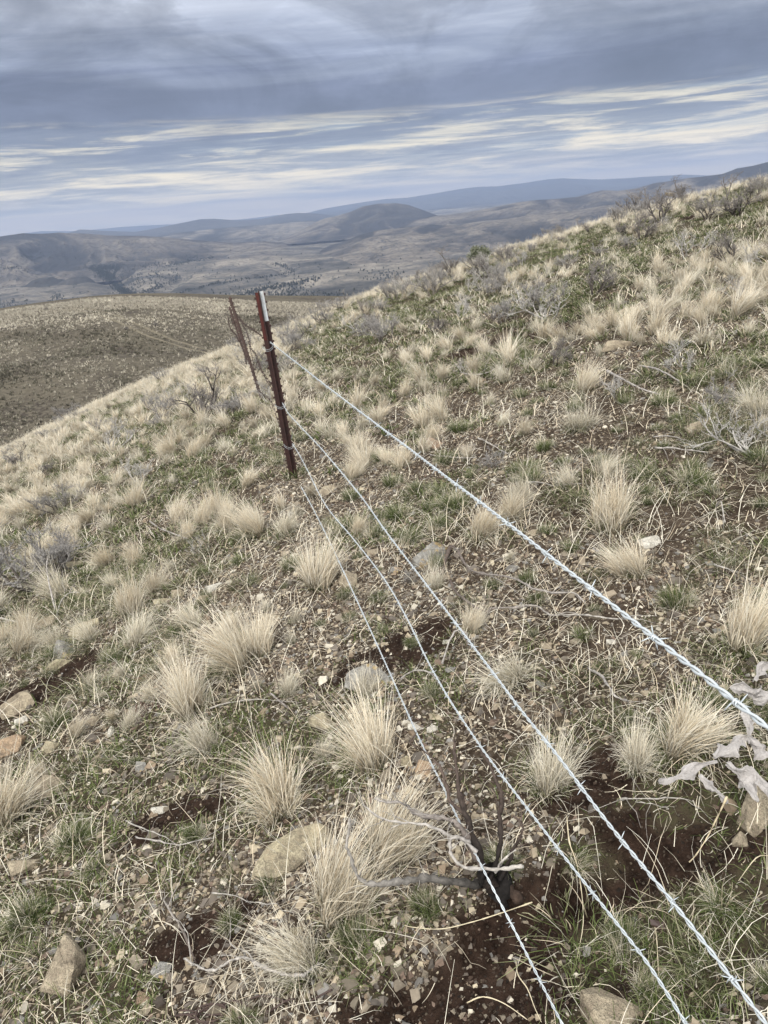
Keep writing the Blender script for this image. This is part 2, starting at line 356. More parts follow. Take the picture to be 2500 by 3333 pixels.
# ravines: traced lines on the valley floor, width and depth in metres
RAV = [([(285, 872), (330, 885), (352, 905), (395, 940), (430, 968), (480, 985)], 130, 24),
       ([(385, 870), (372, 895), (352, 905)], 70, 16),
       ([(640, 838), (560, 862), (440, 868), (385, 905), (352, 910)], 70, 25),
       ([(590, 898), (540, 925), (480, 950), (430, 965)], 75, 30),
       ([(955, 885), (900, 897), (800, 910), (700, 925), (620, 945), (560, 965), (470, 978)], 60, 22),
       ([(895, 858), (930, 868), (955, 885)], 60, 20),
       ([(1040, 905), (960, 925), (880, 935), (820, 952), (760, 975)], 90, 26),
       ([(10, 875), (60, 872), (90, 885)], 90, 22)]
RAVW = [(np.array([_zfl(px, py) for px, py in ln]), wd, dp) for ln, wd, dp in RAV]
def seg_dist(x, y, P):
    best = np.full(np.shape(x), 1e9)
    for i in range(len(P) - 1):
        ax, ay = P[i]; bx, by = P[i + 1]; L2 = (bx - ax) ** 2 + (by - ay) ** 2
        t = np.clip(((x - ax) * (bx - ax) + (y - ay) * (by - ay)) / L2, 0, 1)
        best = np.minimum(best, np.hypot(x - ax - t * (bx - ax), y - ay - t * (by - ay)))
    return best
def ridged(x, y, seed, o=4):
    s = 0; a = 1; tot = 0
    for k in range(o):
        s = s + a * (1 - np.abs(2 * vnoise(x * 2 ** k + 3.7 * k, y * 2 ** k + 1.3 * k, seed + k) - 1)); tot += a; a *= 0.5
    return s / tot
def VZ(x, y):
    r = np.hypot(x, y)
    z = ZV + 26 * fbm(x / 900, y / 900, 5, 201) + 34 * (ridged(x / 1500, y / 1500, 220) - 0.6) * sstep(900, 2500, r)
    z = z + 18 * sstep(0.1, 0.5, fbm(x / 700, y / 1100, 3, 260)) * sstep(1500, 2600, r)
    z = z + 45 * sstep(6000, 12000, r)
    for P, wd, dp in RAVW:
        d = seg_dist(x, y, P); z = z - dp * (1 - sstep(0.15 * wd, wd, d * (1 + 0.35 * fbm(x / 90, y / 90, 2, 301))))
    return z
azv = np.unique(np.round(np.concatenate([np.arange(-34, 34.01, 0.075), np.arange(-70, -33.9, 2), np.arange(34, 70.1, 2)]), 4)) * math.pi / 180
rv = np.concatenate([np.geomspace(600, 14000, 520), np.geomspace(14500, 31000, 30)])
A_, R_ = np.meshgrid(azv, rv); X = R_ * np.sin(A_); Y = R_ * np.cos(A_); Z = VZ(X, Y)
me = mesh_np('valley', np.stack([X, Y, Z], -1).reshape(-1, 3), grid_faces(len(rv), len(azv))[:, ::-1], M_VAL, None, True); link('valley_terrain', me, kind='structure')

LANDM = [me]
def ridge(name, Rc, pts, front, backw, mat_, seed, spur=0.35, sw=500, zb=ZV - 15, pw=1.3, nt=90, taper=2.0, rough=0.015):
    a = np.array([azel(*p)[0] for p in pts]); e = np.array([azel(*p)[1] for p in pts])
    o = np.argsort(a); a = a[o]; e = e[o]
    a0, a1 = a[0] - R(taper), a[-1] + R(taper)
    av = np.linspace(a0, a1, int((a1 - a0) / R(0.06)) + 2)
    zc = np.interp(av, a, e) * Rc + CAMZ
    zc = zc + rough * (zc - zb) * fbm(av * Rc / sw * 1.5, av * 0, 4, seed + 50)
    ends = sstep(a0, a[0], av) * (1 - sstep(a[-1], a1, av))
    zc = zb - 5 + (zc - zb + 5) * ends
    t = np.concatenate([np.linspace(0, 1, nt), 1 + np.linspace(0.02, 1, 20)])
    AV, TT = np.meshgrid(av, t)
    rr_ = np.where(TT <= 1, Rc - front * (1 - TT), Rc + backw * (TT - 1))
    prof = np.where(TT <= 1, TT ** pw, 1 - (TT - 1))
    wx = AV * Rc / sw; wy = rr_ / (sw * 3.2)
    wx = wx + 0.6 * fbm(wx * 0.7, wy * 2, 2, seed + 9)
    sp = ridged(wx, wy, seed, 5)
    hgt = (zc - zb)[None, :]
    env = np.where(TT <= 1, np.sqrt(np.clip(TT, 0, 1)) * (1 - TT ** 2.5), 0) * 1.6
    Zr = zb + hgt * prof + hgt * spur * (sp - 0.55) * env
    X = rr_ * np.sin(AV); Y = rr_ * np.cos(AV)
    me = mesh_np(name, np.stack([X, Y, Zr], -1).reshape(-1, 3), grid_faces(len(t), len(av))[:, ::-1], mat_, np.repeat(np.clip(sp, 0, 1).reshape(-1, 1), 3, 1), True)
    LANDM.append(me); return link(name, me, kind='structure')
ridge('distant_mountains', 26000, [(-200, 778), (0, 770), (130, 752), (260, 752), (400, 738), (600, 728), (800, 712), (900, 700), (1100, 690)], 5000, 2000, M_MTN, 11, 0.2, 1800)
ridge('snowy_mountains', 20000, [(950, 705), (1060, 678), (1150, 663), (1250, 648), (1330, 643), (1400, 632), (1500, 615), (1560, 608), (1620, 606), (1700, 596), (1780, 584), (1830, 580),
      (1870, 582), (1960, 584), (2040, 580), (2120, 574), (2230, 568), (2330, 572), (2600, 560)], 5000, 2500, M_MTN, 12, 0.55, 1200, zb=-180)
ridge('long_blue_ridge', 13000, [(225, 757), (262, 747), (350, 752), (440, 755), (500, 745), (580, 728), (650, 714), (700, 712), (770, 717), (850, 712), (920, 698), (970, 693), (1030, 695), (1090, 702), (1200, 706)], 3500, 2500, M_FAR, 13, 0.2, 900)
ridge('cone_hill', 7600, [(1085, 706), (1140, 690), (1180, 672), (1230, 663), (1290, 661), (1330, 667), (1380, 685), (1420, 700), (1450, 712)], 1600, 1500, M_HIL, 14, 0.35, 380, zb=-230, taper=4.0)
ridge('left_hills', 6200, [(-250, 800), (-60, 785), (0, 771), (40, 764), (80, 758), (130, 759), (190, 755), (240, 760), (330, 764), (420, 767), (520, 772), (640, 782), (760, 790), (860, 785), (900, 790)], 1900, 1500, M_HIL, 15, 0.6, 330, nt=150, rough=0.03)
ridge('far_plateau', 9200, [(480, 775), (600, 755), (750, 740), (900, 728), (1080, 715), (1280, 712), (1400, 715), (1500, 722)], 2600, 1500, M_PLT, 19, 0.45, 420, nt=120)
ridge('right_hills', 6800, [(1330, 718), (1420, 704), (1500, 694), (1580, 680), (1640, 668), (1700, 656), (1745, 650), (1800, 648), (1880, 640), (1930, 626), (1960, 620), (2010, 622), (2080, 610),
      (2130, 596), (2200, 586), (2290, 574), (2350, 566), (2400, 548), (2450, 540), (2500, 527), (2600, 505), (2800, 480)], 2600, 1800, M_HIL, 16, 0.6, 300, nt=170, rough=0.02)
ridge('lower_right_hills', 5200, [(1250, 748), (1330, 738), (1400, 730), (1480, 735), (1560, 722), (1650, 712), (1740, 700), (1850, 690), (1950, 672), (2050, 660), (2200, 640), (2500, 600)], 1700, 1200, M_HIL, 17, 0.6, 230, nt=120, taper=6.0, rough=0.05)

# small dark buttes on the valley floor
def butte(px, py, wpx, hpx, seed, flat=0.3):
    T_ = np.linspace(1500, 12000, 4000); c = hit(px, py, VZ, T_); d = math.hypot(c[0], c[1]); wv = wpx / F * d; hv = hpx / F * d * 1.2
    g = np.linspace(-1, 1, 40); U, W_ = np.meshgrid(g, g); q = np.sqrt(U ** 2 + W_ ** 2)
    z = hv * (1 - sstep(flat, 1.0, q + 0.25 * fbm(U * 3 + seed, W_ * 3, 3, seed)))
    x = c[0] + U * wv * 0.6; y = c[1] + W_ * wv * 0.6
    me = mesh_np('butte', np.stack([x, y, VZ(x, y) + z - 2], -1).reshape(-1, 3), grid_faces(40, 40), M_FAR, None, True); link('hill', me, kind='structure')
for q in ((370, 818, 60, 14, 1, .1), (425, 801, 90, 10, 2, .5), (15, 912, 50, 12, 3, .1), (155, 925, 120, 16, 4, .2), (250, 920, 100, 12, 5, .4), (1320, 752, 110, 9, 6, .2), (570, 784, 80, 10, 7, .2), (600, 765, 120, 8, 8, .5), (830, 905, 40, 12, 9, .1)): butte(*q)

# ------------------------------------------------------------------ knoll
KT = [(-500, 1110), (-200, 1062), (0, 1031), (100, 1015), (200, 1001), (300, 988), (390, 983), (480, 981), (600, 985), (750, 993), (900, 1001), (1050, 1007), (1200, 1015), (1500, 1030)]
_ka = np.array([azel(*p)[0] for p in KT]); _ke = np.array([azel(*p)[1] for p in KT])
def KZ(x, y):
    r = np.hypot(x, y); a = np.arctan2(x, y); e = np.interp(a, _ka, _ke)
    zc = e * 165 
    z = zc - 0.00065 * (r - 165) ** 2 * (1 + 0.5 * (r > 165)) + CAMZ
    z = z + (0.5 * fbm(x / 14, y / 14, 3, 401) + 0.10 * fbm(x / 2.2, y / 2.2, 2, 402)) * (1 - 0.7 * sstep(120, 160, r))
    return z
def m_knoll():
    mm, T = mat('knoll_soil'); o = obc(T)
    n1 = T.noise(o, 0.09, 5, 0.6, 0.4); n2 = T.noise(o, 1.6, 6, 0.7); 
    c = T.mix(T.ramp(n1, [(0.38, 0), (0.6, 1)]), (0.045, 0.038, 0.032), (0.085, 0.074, 0.056))
    c = T.mix(T.ramp(n2, [(0.42, 0), (0.6, 0.8)]), c, (0.13, 0.115, 0.088))
    y = T.n('ShaderNodeSeparateXYZ', {0: o}).outputs[1]
    finish(T, c, 1.0, n2, 0.8, 0.25, 0.1); return mm
av = np.radians(np.arange(-46, 14, 0.15)); rk = np.concatenate([np.linspace(38, 175, 220), np.linspace(180, 420, 40)])
A_, R_ = np.meshgrid(av, rk); X = R_ * np.sin(A_); Y = R_ * np.cos(A_)
link('knoll_terrain', mesh_np('knoll', np.stack([X, Y, KZ(X, Y)], -1).reshape(-1, 3), grid_faces(len(rk), len(av))[:, ::-1], m_knoll(), None, True), kind='structure')

# ------------------------------------------------------------------ grass
STRAW = [(0.62, 0.54, 0.41), (0.72, 0.65, 0.51), (0.52, 0.44, 0.325), (0.68, 0.63, 0.52)]
GREY = [(0.58, 0.545, 0.45), (0.70, 0.66, 0.56), (0.46, 0.42, 0.33)]
GREEN = [(0.075, 0.105, 0.030), (0.108, 0.136, 0.046), (0.155, 0.172, 0.076), (0.045, 0.064, 0.021)]
SAGE = [(0.26, 0.265, 0.155), (0.38, 0.365, 0.235), (0.19, 0.205, 0.105)]
def blades(rng, n, h, R0, segs, w, spread, droop, cols, basecol=None, lean=(0, 0), lmin=0.45, z0=-0.02):
    th = rng.uniform(0, 2 * math.pi, n); q = np.sqrt(rng.uniform(0, 1, n)); rt = R0 * q
    od = th + rng.normal(0, 0.5, n)
    th0 = np.abs(spread * (0.1 + 0.7 * q) * rng.uniform(0.1, 1.5, n) + rng.normal(0, 0.12, n))
    L = h * rng.uniform(lmin, 1.05, n) * (1 - 0.25 * q * rng.uniform(0, 1, n)); dr = droop * rng.uniform(-0.2, 2.0, n)
    bend = rng.normal(0, 0.8, n)
    P = np.zeros((n, segs + 1, 3)); P[:, 0, 0] = rt * np.cos(th); P[:, 0, 1] = rt * np.sin(th); P[:, 0, 2] = z0
    for s in range(1, segs + 1):
        f = s / segs; a = th0 + dr * f ** 1.6; oo = od + bend * f
        st = (L / segs)[:, None] * np.stack([np.sin(a) * np.cos(oo), np.sin(a) * np.sin(oo), np.cos(a)], -1)
        st[:, 0] += lean[0] * L / segs * 2 * f; st[:, 1] += lean[1] * L / segs * 2 * f
        P[:, s] = P[:, s - 1] + st
    sd_ = od + math.pi / 2 + rng.normal(0, 0.7, n)
    sv = np.stack([np.cos(sd_), np.sin(sd_), np.zeros(n)], -1)
    f = np.linspace(0, 1, segs + 1); wd = w * (1 - f ** 1.5 * 0.85)
    ww = wd[None, :, None] * sv[:, None, :] * rng.uniform(0.6, 1.3, n)[:, None, None] * 0.5
    V = np.stack([P - ww, P + ww], 2).reshape(-1, 3)
    b = np.arange(n)[:, None] * (segs + 1) * 2 + np.arange(segs)[None, :] * 2
    Fc = np.stack([b, b + 1, b + 3, b + 2], -1).reshape(-1, 4)
    cols = np.array(cols); cc = cols[rng.integers(0, len(cols), n)] * rng.uniform(0.8, 1.12, n)[:, None]
    C = np.repeat(cc[:, None, :], segs + 1, 1)
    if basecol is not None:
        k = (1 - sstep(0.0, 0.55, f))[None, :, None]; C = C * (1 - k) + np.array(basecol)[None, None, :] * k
    C = np.repeat(C[:, :, None, :], 2, 2).reshape(-1, 3)
    return V, Fc, C
def cat(*parts):
    V = []; Fc = []; C = []; n = 0
    for v, f, c in parts: V.append(v); Fc.append(f + n); C.append(c); n += len(v)
    return np.concatenate(V), np.concatenate(Fc), np.concatenate(C)
LOD = {0: dict(n=480, s=5, w=0.0105), 1: dict(n=230, s=3, w=0.016), 2: dict(n=90, s=2, w=0.036)}
def shift(part, dx, dy): 
    v, f, c = part; v = v.copy(); v[:, 0] += dx; v[:, 1] += dy; return v, f, c
def proto(kind, lod, seed):
    rng = np.random.default_rng(seed); L = LOD[lod]; n, s, w = L['n'], L['s'], L['w']
    def lean(k=0.28): a = rng.uniform(0, 6.28); m = rng.uniform(0, k); return m * math.cos(a) - 0.08, m * math.sin(a) - 0.04
    if kind in ('dry', 'grey'):
        g = kind == 'grey'; C1 = GREY + STRAW[1:2] if g else STRAW + GREY[1:2]; parts = []
        ns = int(rng.integers(3, 6)); main = lean(0.2)
        for q in range(ns):
            a = rng.uniform(0, 6.28); d = rng.uniform(0.0, 0.24); l2 = lean(0.25); hh = rng.uniform(0.55, 1.05) if q else 1.05
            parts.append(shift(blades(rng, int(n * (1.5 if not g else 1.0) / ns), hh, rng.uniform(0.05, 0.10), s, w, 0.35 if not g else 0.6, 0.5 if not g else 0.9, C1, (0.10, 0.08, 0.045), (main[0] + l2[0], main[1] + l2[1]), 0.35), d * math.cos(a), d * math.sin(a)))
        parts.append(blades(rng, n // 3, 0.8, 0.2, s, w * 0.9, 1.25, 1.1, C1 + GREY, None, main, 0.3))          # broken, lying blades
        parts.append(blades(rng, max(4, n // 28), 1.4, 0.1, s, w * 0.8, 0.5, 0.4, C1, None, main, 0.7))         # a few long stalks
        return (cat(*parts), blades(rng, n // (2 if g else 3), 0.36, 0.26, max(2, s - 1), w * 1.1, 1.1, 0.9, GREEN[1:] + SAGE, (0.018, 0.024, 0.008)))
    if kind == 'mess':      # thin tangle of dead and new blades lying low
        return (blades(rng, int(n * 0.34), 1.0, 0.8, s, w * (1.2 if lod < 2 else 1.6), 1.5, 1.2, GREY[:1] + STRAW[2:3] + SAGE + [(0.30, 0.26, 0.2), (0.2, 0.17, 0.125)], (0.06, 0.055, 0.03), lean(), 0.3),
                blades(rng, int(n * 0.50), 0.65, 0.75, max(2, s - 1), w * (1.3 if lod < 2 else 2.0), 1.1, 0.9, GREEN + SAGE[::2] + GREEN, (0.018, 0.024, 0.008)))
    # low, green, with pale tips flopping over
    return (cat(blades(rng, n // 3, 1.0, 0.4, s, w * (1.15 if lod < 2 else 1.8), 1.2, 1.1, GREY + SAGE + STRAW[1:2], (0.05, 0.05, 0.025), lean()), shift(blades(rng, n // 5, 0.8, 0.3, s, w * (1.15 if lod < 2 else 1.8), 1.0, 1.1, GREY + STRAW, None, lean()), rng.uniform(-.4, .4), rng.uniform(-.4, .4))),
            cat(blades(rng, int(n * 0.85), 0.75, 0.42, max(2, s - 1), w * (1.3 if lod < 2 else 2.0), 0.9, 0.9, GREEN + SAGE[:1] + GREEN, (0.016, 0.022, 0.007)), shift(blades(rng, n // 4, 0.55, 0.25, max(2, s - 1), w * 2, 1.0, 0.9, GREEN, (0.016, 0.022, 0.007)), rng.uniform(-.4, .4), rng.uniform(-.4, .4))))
PR = {}
for kd in ('dry', 'grey', 'tuft', 'mess'):
    for lod, cnt in ((0, 5), (1, 6), (2, 6)):
        for i in range(cnt):
            a_, b_ = proto(kd, lod, hash((len(kd), lod, i)) % 9999 + 7 * i + lod)
            PR[kd, lod, i] = dict(a=a_, b=b_, ma=mesh_np(kd + '_grass', a_[0], a_[1], BLADE, a_[2]), mb=mesh_np('green_blades', b_[0], b_[1], BLADE, b_[2]))
NPR = {0: 5, 1: 6, 2: 6}
rng = np.random.default_rng(4); random.seed(4)
def put_clump(p, h, wd, kind, label, group=None, lod=None, tilt=0.0):
    r = math.hypot(p[0], p[1]); lod = (0 if r < 5.5 else 1 if r < 11 else 2) if lod is None else lod
    P = PR[kind, lod, int(rng.integers(NPR[lod]))]
    nm = {'dry': 'bunchgrass', 'grey': 'bunchgrass', 'tuft': 'grass_tuft'}[kind]
    o = link(nm, P['ma'], None, (p[0], p[1], p[2]), label=label, category='grass clump')
    if group: o['group'] = group
    o.rotation_euler = (rng.normal(0, 0.05), tilt + rng.normal(0, 0.05), rng.uniform(0, 6.28)) if tilt == 0 else (rng.normal(0, 0.1), tilt, rng.normal(0, .4))
    base_w = {'dry': 1.15, 'grey': 1.5, 'tuft': 2.2, 'mess': 2.4}[kind]
    sx = wd / base_w; sx = sx if kind in ('tuft', 'mess') else 0.5 * sx + 0.5 * h
    o.scale = (sx, sx, h)
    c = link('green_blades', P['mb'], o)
    return o
# clumps traced from the photograph: centre x, base y, height, width (1659-wide frame), kind, label
HC = [(600, 1745, 150, 230, 'dry', 'big tan bunchgrass clump just above the large cracked tan slab'),
 (795, 1645, 150, 190, 'dry', 'full straw bunchgrass clump touching the left of the lowest wire, below the lichen rock'),
 (440, 1625, 95, 150, 'grey', 'pale bunchgrass with a wide green skirt, lowest of the line running down the left centre'),
 (425, 1535, 125, 130, 'dry', 'pinkish straw bunchgrass in the middle of the line running down the left centre'),
 (505, 1445, 140, 150, 'dry', 'tall straw bunchgrass at the top of the line running down the left centre'),
 (560, 1410, 100, 90, 'dry', 'feathery straw bunchgrass beside gravel, right end of the left centre line'),
 (278, 1325, 95, 100, 'dry', 'upright golden bunchgrass alone on gravel at left, above the yellow stones'),
 (545, 1155, 80, 130, 'dry', 'rounded golden bunchgrass downhill and left of the post foot'),
 (690, 1262, 115, 120, 'dry', 'golden bunchgrass on the left of the lowest wire, above a square tan stone'),
 (775, 1155, 55, 60, 'dry', 'thin golden bunchgrass between the two middle wires'),
 (850, 1850, 170, 200, 'dry', 'tall straw bunchgrass behind the burnt sagebrush by the wire'),
 (745, 1960, 190, 190, 'dry', 'tall dense straw bunchgrass to the right of the large cracked tan slab'),
 (660, 2100, 150, 190, 'grey', 'drooping straw bunchgrass spilling over the bent grey branch at the bottom'),
 (20, 1775, 120, 160, 'dry', 'straw bunchgrass cut by the left edge, level with the large cracked slab'),
 (1185, 1700, 140, 160, 'grey', 'pale loose bunchgrass between the two middle wires, above bare soil'),
 (1480, 1620, 150, 200, 'dry', 'broad tan bunchgrass left of the curled dead leaves'),
 (1380, 1660, 100, 120, 'grey', 'sparse tan bunchgrass right of the second wire, below the top wire'),
 (1615, 1400, 150, 130, 'dry', 'tall straw bunchgrass at the right edge above the dead leaves'),
 (1310, 1140, 140, 130, 'dry', 'tallest tan bunchgrass in the middle of the right slope'),
 (1040, 1160, 85, 140, 'dry', 'wide golden bunchgrass just right of the top wire at its middle'),
 (1110, 1120, 80, 90, 'dry', 'golden bunchgrass touching the upper right of the wide one beside the top wire'),
 (1370, 1240, 85, 110, 'dry', 'leaning tan bunchgrass beside the white stone on the right slope'),
 (1250, 930, 70, 150, 'grey', 'broad pale bunchgrass left of the small square tan rock'),
 (1262, 845, 70, 85, 'dry', 'golden bunchgrass below the flat tan slab on the upper slope'),
 (1100, 785, 65, 65, 'dry', 'round straw bunchgrass beside a patch of bare reddish soil'),
 (1175, 735, 50, 60, 'dry', 'tan bunchgrass just uphill of the bare reddish soil'),
 (865, 1010, 60, 85, 'dry', 'brown bunchgrass with dark green skirt touching the top wire'),
 (690, 905, 40, 60, 'dry', 'small golden bunchgrass just right of the post at mid height'),
 (775, 880, 55, 100, 'dry', 'straw bunchgrass behind the top wire, right of the post'),
 (390, 1130, 65, 75, 'dry', 'golden bunchgrass on the left slope above the small stones'),
 (290, 1095, 60, 75, 'dry', 'pale bunchgrass at left between two green tufts'),
 (85, 1105, 50, 60, 'dry', 'small straw bunchgrass near the left edge below the pale grassy rim'),
 (8, 1125, 50, 50, 'dry', 'straw bunchgrass cut by the left edge above the grey dead shrub'),
 (1100, 1480, 90, 190, 'grey', 'flattened straw bunchgrass crossed by the second wire'),
 (130, 1290, 90, 70, 'grey', 'whitish bunchgrass growing through the grey shrub at left'),
 (1140, 1260, 45, 70, 'tuft', 'round green and straw tuft right of the top wire below the golden clumps'),
 (940, 1225, 45, 65, 'tuft', 'green and yellow tuft against the lichen covered boulder'),
 (198, 1100, 30, 50, 'tuft', 'dark green tuft with pale rim on the left slope'),
 (1530, 745, 60, 100, 'grey', 'pale bunchgrass near the right edge, uphill of the flat slab'),
 (1300, 725, 40, 40, 'dry', 'slim straw clump left of the flat tan slab'),
 (890, 1395, 30, 60, 'tuft', 'low green tuft among gravel between lowest and middle wires'),
 (930, 1500, 35, 80, 'tuft', 'bright green tuft between the two lower wires, right of the lichen rock'),
 (700, 1640, 50, 60, 'grey', 'thin pale clump at the left foot of the straw clump by the yellow stone'),
 (1460, 1310, 60, 130, 'tuft', 'wide green tuft below the top wire at right'),
 (760, 2030, 60, 110, 'tuft', 'vivid green tuft at the edge of the dark bare soil'),
 (1350, 2040, 60, 130, 'tuft', 'long bladed green tuft between the two right wires near the bottom'),
 (1580, 1960, 45, 200, 'tuft', 'bright green tuft near the right edge above bare soil'),
 (1410, 2150, 40, 120, 'tuft', 'green grass tuft right of the pointed tan rock at the bottom'),
 (60, 1990, 50, 150, 'tuft', 'dark green tuft at left above the pointed brown rock'),
 (160, 1820, 40, 130, 'tuft', 'dark green tuft right of the straw clump at the left edge'),
 (420, 1810, 35, 80, 'tuft', 'small bright green tuft among pebbles left of the cracked slab'),
 (120, 1570, 50, 100, 'tuft', 'green tuft just below the dark bare soil at left'),
 (1240, 1860, 30, 120, 'tuft', 'short green grass tuft at the lip of the dug soil between wires'),
 (920, 1960, 40, 110, 'tuft', 'green tuft under the blackened root of the burnt sagebrush'),
 (500, 1995, 30, 90, 'tuft', 'small green tuft left of the tall drooping straw at the bottom')]
used = []
for (x, y, h, wpx, kd, lb) in HC:
    p = h6(x, y); d = np.linalg.norm(p - np.array([0, 0, CAMZ])) ; sc_ = d * S6 / F
    put_clump(p, h * sc_ * (1.2 if kd != 'tuft' else 1.4), wpx * sc_, kd, lb, tilt=(-0.5 if 'drooping' in lb or 'flattened' in lb else -0.2 if 'leaning' in lb else 0)); used.append((p[0], p[1], 0.5 * wpx * sc_))
_pf = hit(955, 1545); used += [(_pf[0], _pf[1], 0.26), (_pf[0] * 0.93, _pf[1] * 0.93, 0.2)]
used = np.array(used)
# scattered clumps
cand = []
def proj(P):
    q = P - np.array([0, 0, CAMZ]); zc = q @ fwd; return 1250 + F * (q @ rgt) / zc, 1666.5 - F * (q @ upv) / zc, zc
N = 60000
a = rng.uniform(R(-42), R(42), N); r = np.sqrt(rng.uniform(1.2 ** 2, 40 ** 2, N)); X = r * np.sin(a); Y = r * np.cos(a)
extra = rng.uniform(R(-42), R(-6), 9000); r2 = np.sqrt(rng.uniform(7 ** 2, 40 ** 2, 9000))     # denser straw on the left shoulder
X = np.concatenate([X, r2 * np.sin(extra)]); Y = np.concatenate([Y, r2 * np.cos(extra)]); left_extra = np.arange(len(X)) >= N
keep = np.ones(len(X), bool); 
dn = fbm(X * 0.55, Y * 0.55, 3, 61); bz = bare(X, Y); r = np.hypot(X, Y); a = np.arctan2(X, Y)
keep &= (bz < 0.3)
keep &= rng.uniform(0, 1, len(X)) < np.where(left_extra, 1.0, np.clip(0.62 + 1.2 * dn, 0.05, 1))
keep &= (r > 2.6) | (rng.uniform(0, 1, len(X)) < 0.75)
grid = {}
idx = np.nonzero(keep)[0]; sel = []
for i in idx:
    x, y = X[i], Y[i]
    if (np.hypot(used[:, 0] - x, used[:, 1] - y) < used[:, 2] + 0.05).any(): continue
    k = (int(x / 0.26), int(y / 0.26)); ok = True
    mind = 0.09 + 0.15 * rng.uniform()
    for u in (-1, 0, 1):
        for v in (-1, 0, 1):
            for (xx, yy) in grid.get((k[0] + u, k[1] + v), ()):
                if (xx - x) ** 2 + (yy - y) ** 2 < mind ** 2: ok = False
    if ok: grid.setdefault(k, []).append((x, y)); sel.append(i)
sel = np.array(sel); X, Y, r, a = X[sel], Y[sel], r[sel], a[sel]; Z = G(X, Y)
P3 = np.stack([X, Y, Z], -1); pxx, pyy, zc = proj(P3)
infr = (pxx > -60) & (pxx < 2560) & (pyy > 500) & (pyy < 3400)
straw_z = fbm(X * 0.8 + 40, Y * 0.8, 2, 71) + np.where((a < R(-6)) & (r > 9), 0.42, 0) + np.where(r > 22, 0.15, 0) + rng.normal(0, 0.22, len(X))
kinds = np.where(straw_z > 0.22, 'dry', np.where(straw_z > 0.02, 'grey', 'tuft'))
hs = np.where(kinds == 'dry', rng.uniform(0.13, 0.30, len(X)) * rng.uniform(0.7, 1.05, len(X)), np.where(kinds == 'grey', rng.uniform(0.12, 0.24, len(X)), rng.uniform(0.06, 0.14, len(X))))
near = r < 3.5; hs = np.where(near, hs * 0.6, hs)
ws = hs * np.where(kinds == 'tuft', rng.uniform(1.6, 2.8, len(X)), rng.uniform(0.9, 1.3, len(X)))
size = hs * np.sqrt(ws) / zc * infr
order = np.argsort(-size)
NI = 235
def region(px, py, r):
    if r < 4.2: return ('beside the gravel in the lower left' if px < 1000 else 'near the wires in the lower right') 
    if px < 850: return 'on the left slope below the pale rim' if r < 12 else 'on the pale rim of the left slope'
    return 'on the right slope beyond the top wire' if r < 12 else 'high on the right slope toward the skyline'
TXT = {'dry': 'upright straw coloured bunchgrass clump', 'grey': 'loose greyish bunchgrass clump', 'tuft': 'low green tuft with pale tips'}
acc = Acc()
def add_stuff(kind, lod, p, h, wd):
    P = PR[kind, lod, int(rng.integers(NPR[lod]))]; base_w = {'dry': 1.15, 'grey': 1.5, 'tuft': 2.2, 'mess': 2.4}[kind]
    sx = wd / base_w; sx = sx if kind in ('tuft', 'mess') else 0.5 * sx + 0.5 * h
    an = rng.uniform(0, 6.28); c, s = math.cos(an), math.sin(an); tone = rng.uniform(0.8, 1.1)
    for q in ('a', 'b'):
        v, f, cc = P[q]; v2 = np.empty_like(v); v2[:, 0] = (v[:, 0] * c - v[:, 1] * s) * sx + p[0]; v2[:, 1] = (v[:, 0] * s + v[:, 1] * c) * sx + p[1]; v2[:, 2] = v[:, 2] * h + p[2]
        acc.add(v2, f, cc * tone)
for n_, i in enumerate(order):
    kd = str(kinds[i])
    if n_ < NI:
        rg = region(pxx[i], pyy[i], r[i]); put_clump(P3[i], hs[i], ws[i], kd, TXT[kd] + ' ' + rg, TXT[kd].replace('clump', 'clumps').replace('tuft', 'tufts') + ' ' + rg)
    else:
        add_stuff(kd, 2 if r[i] > 9 else 1, P3[i], hs[i], ws[i])
nm_ = 19000; a2 = rng.uniform(R(-41), R(41), nm_); r2 = (1.2 ** 1.6 + rng.uniform(0, 1, nm_) * (32 ** 1.6 - 1.2 ** 1.6)) ** (1 / 1.6); x2 = r2 * np.sin(a2); y2 = r2 * np.cos(a2)
k2 = (bare(x2, y2) < 0.25) & (rng.uniform(0, 1, nm_) < np.clip(0.5 + 1.2 * fbm(x2 * 0.9 + 7, y2 * 0.9, 4, 63) + 0.02 * r2 - 0.42 * (r2 < 4) * (patch(x2, y2) < 0.3), 0.05, 1)); x2, y2, r2 = x2[k2], y2[k2], r2[k2]; z2 = G(x2, y2)
for i in range(len(x2)):
    h2 = rng.uniform(0.05, 0.13) * (0.7 if r2[i] < 3 else 1); add_stuff('mess', 1 if r2[i] < 5 else 2, (x2[i], y2[i], z2[i]), h2, h2 * rng.uniform(2.2, 4.5))
link('hillside_grass', acc.mesh('hillside_grass', BLADE), kind='stuff', label='smaller straw and green grass tufts covering the hillside')

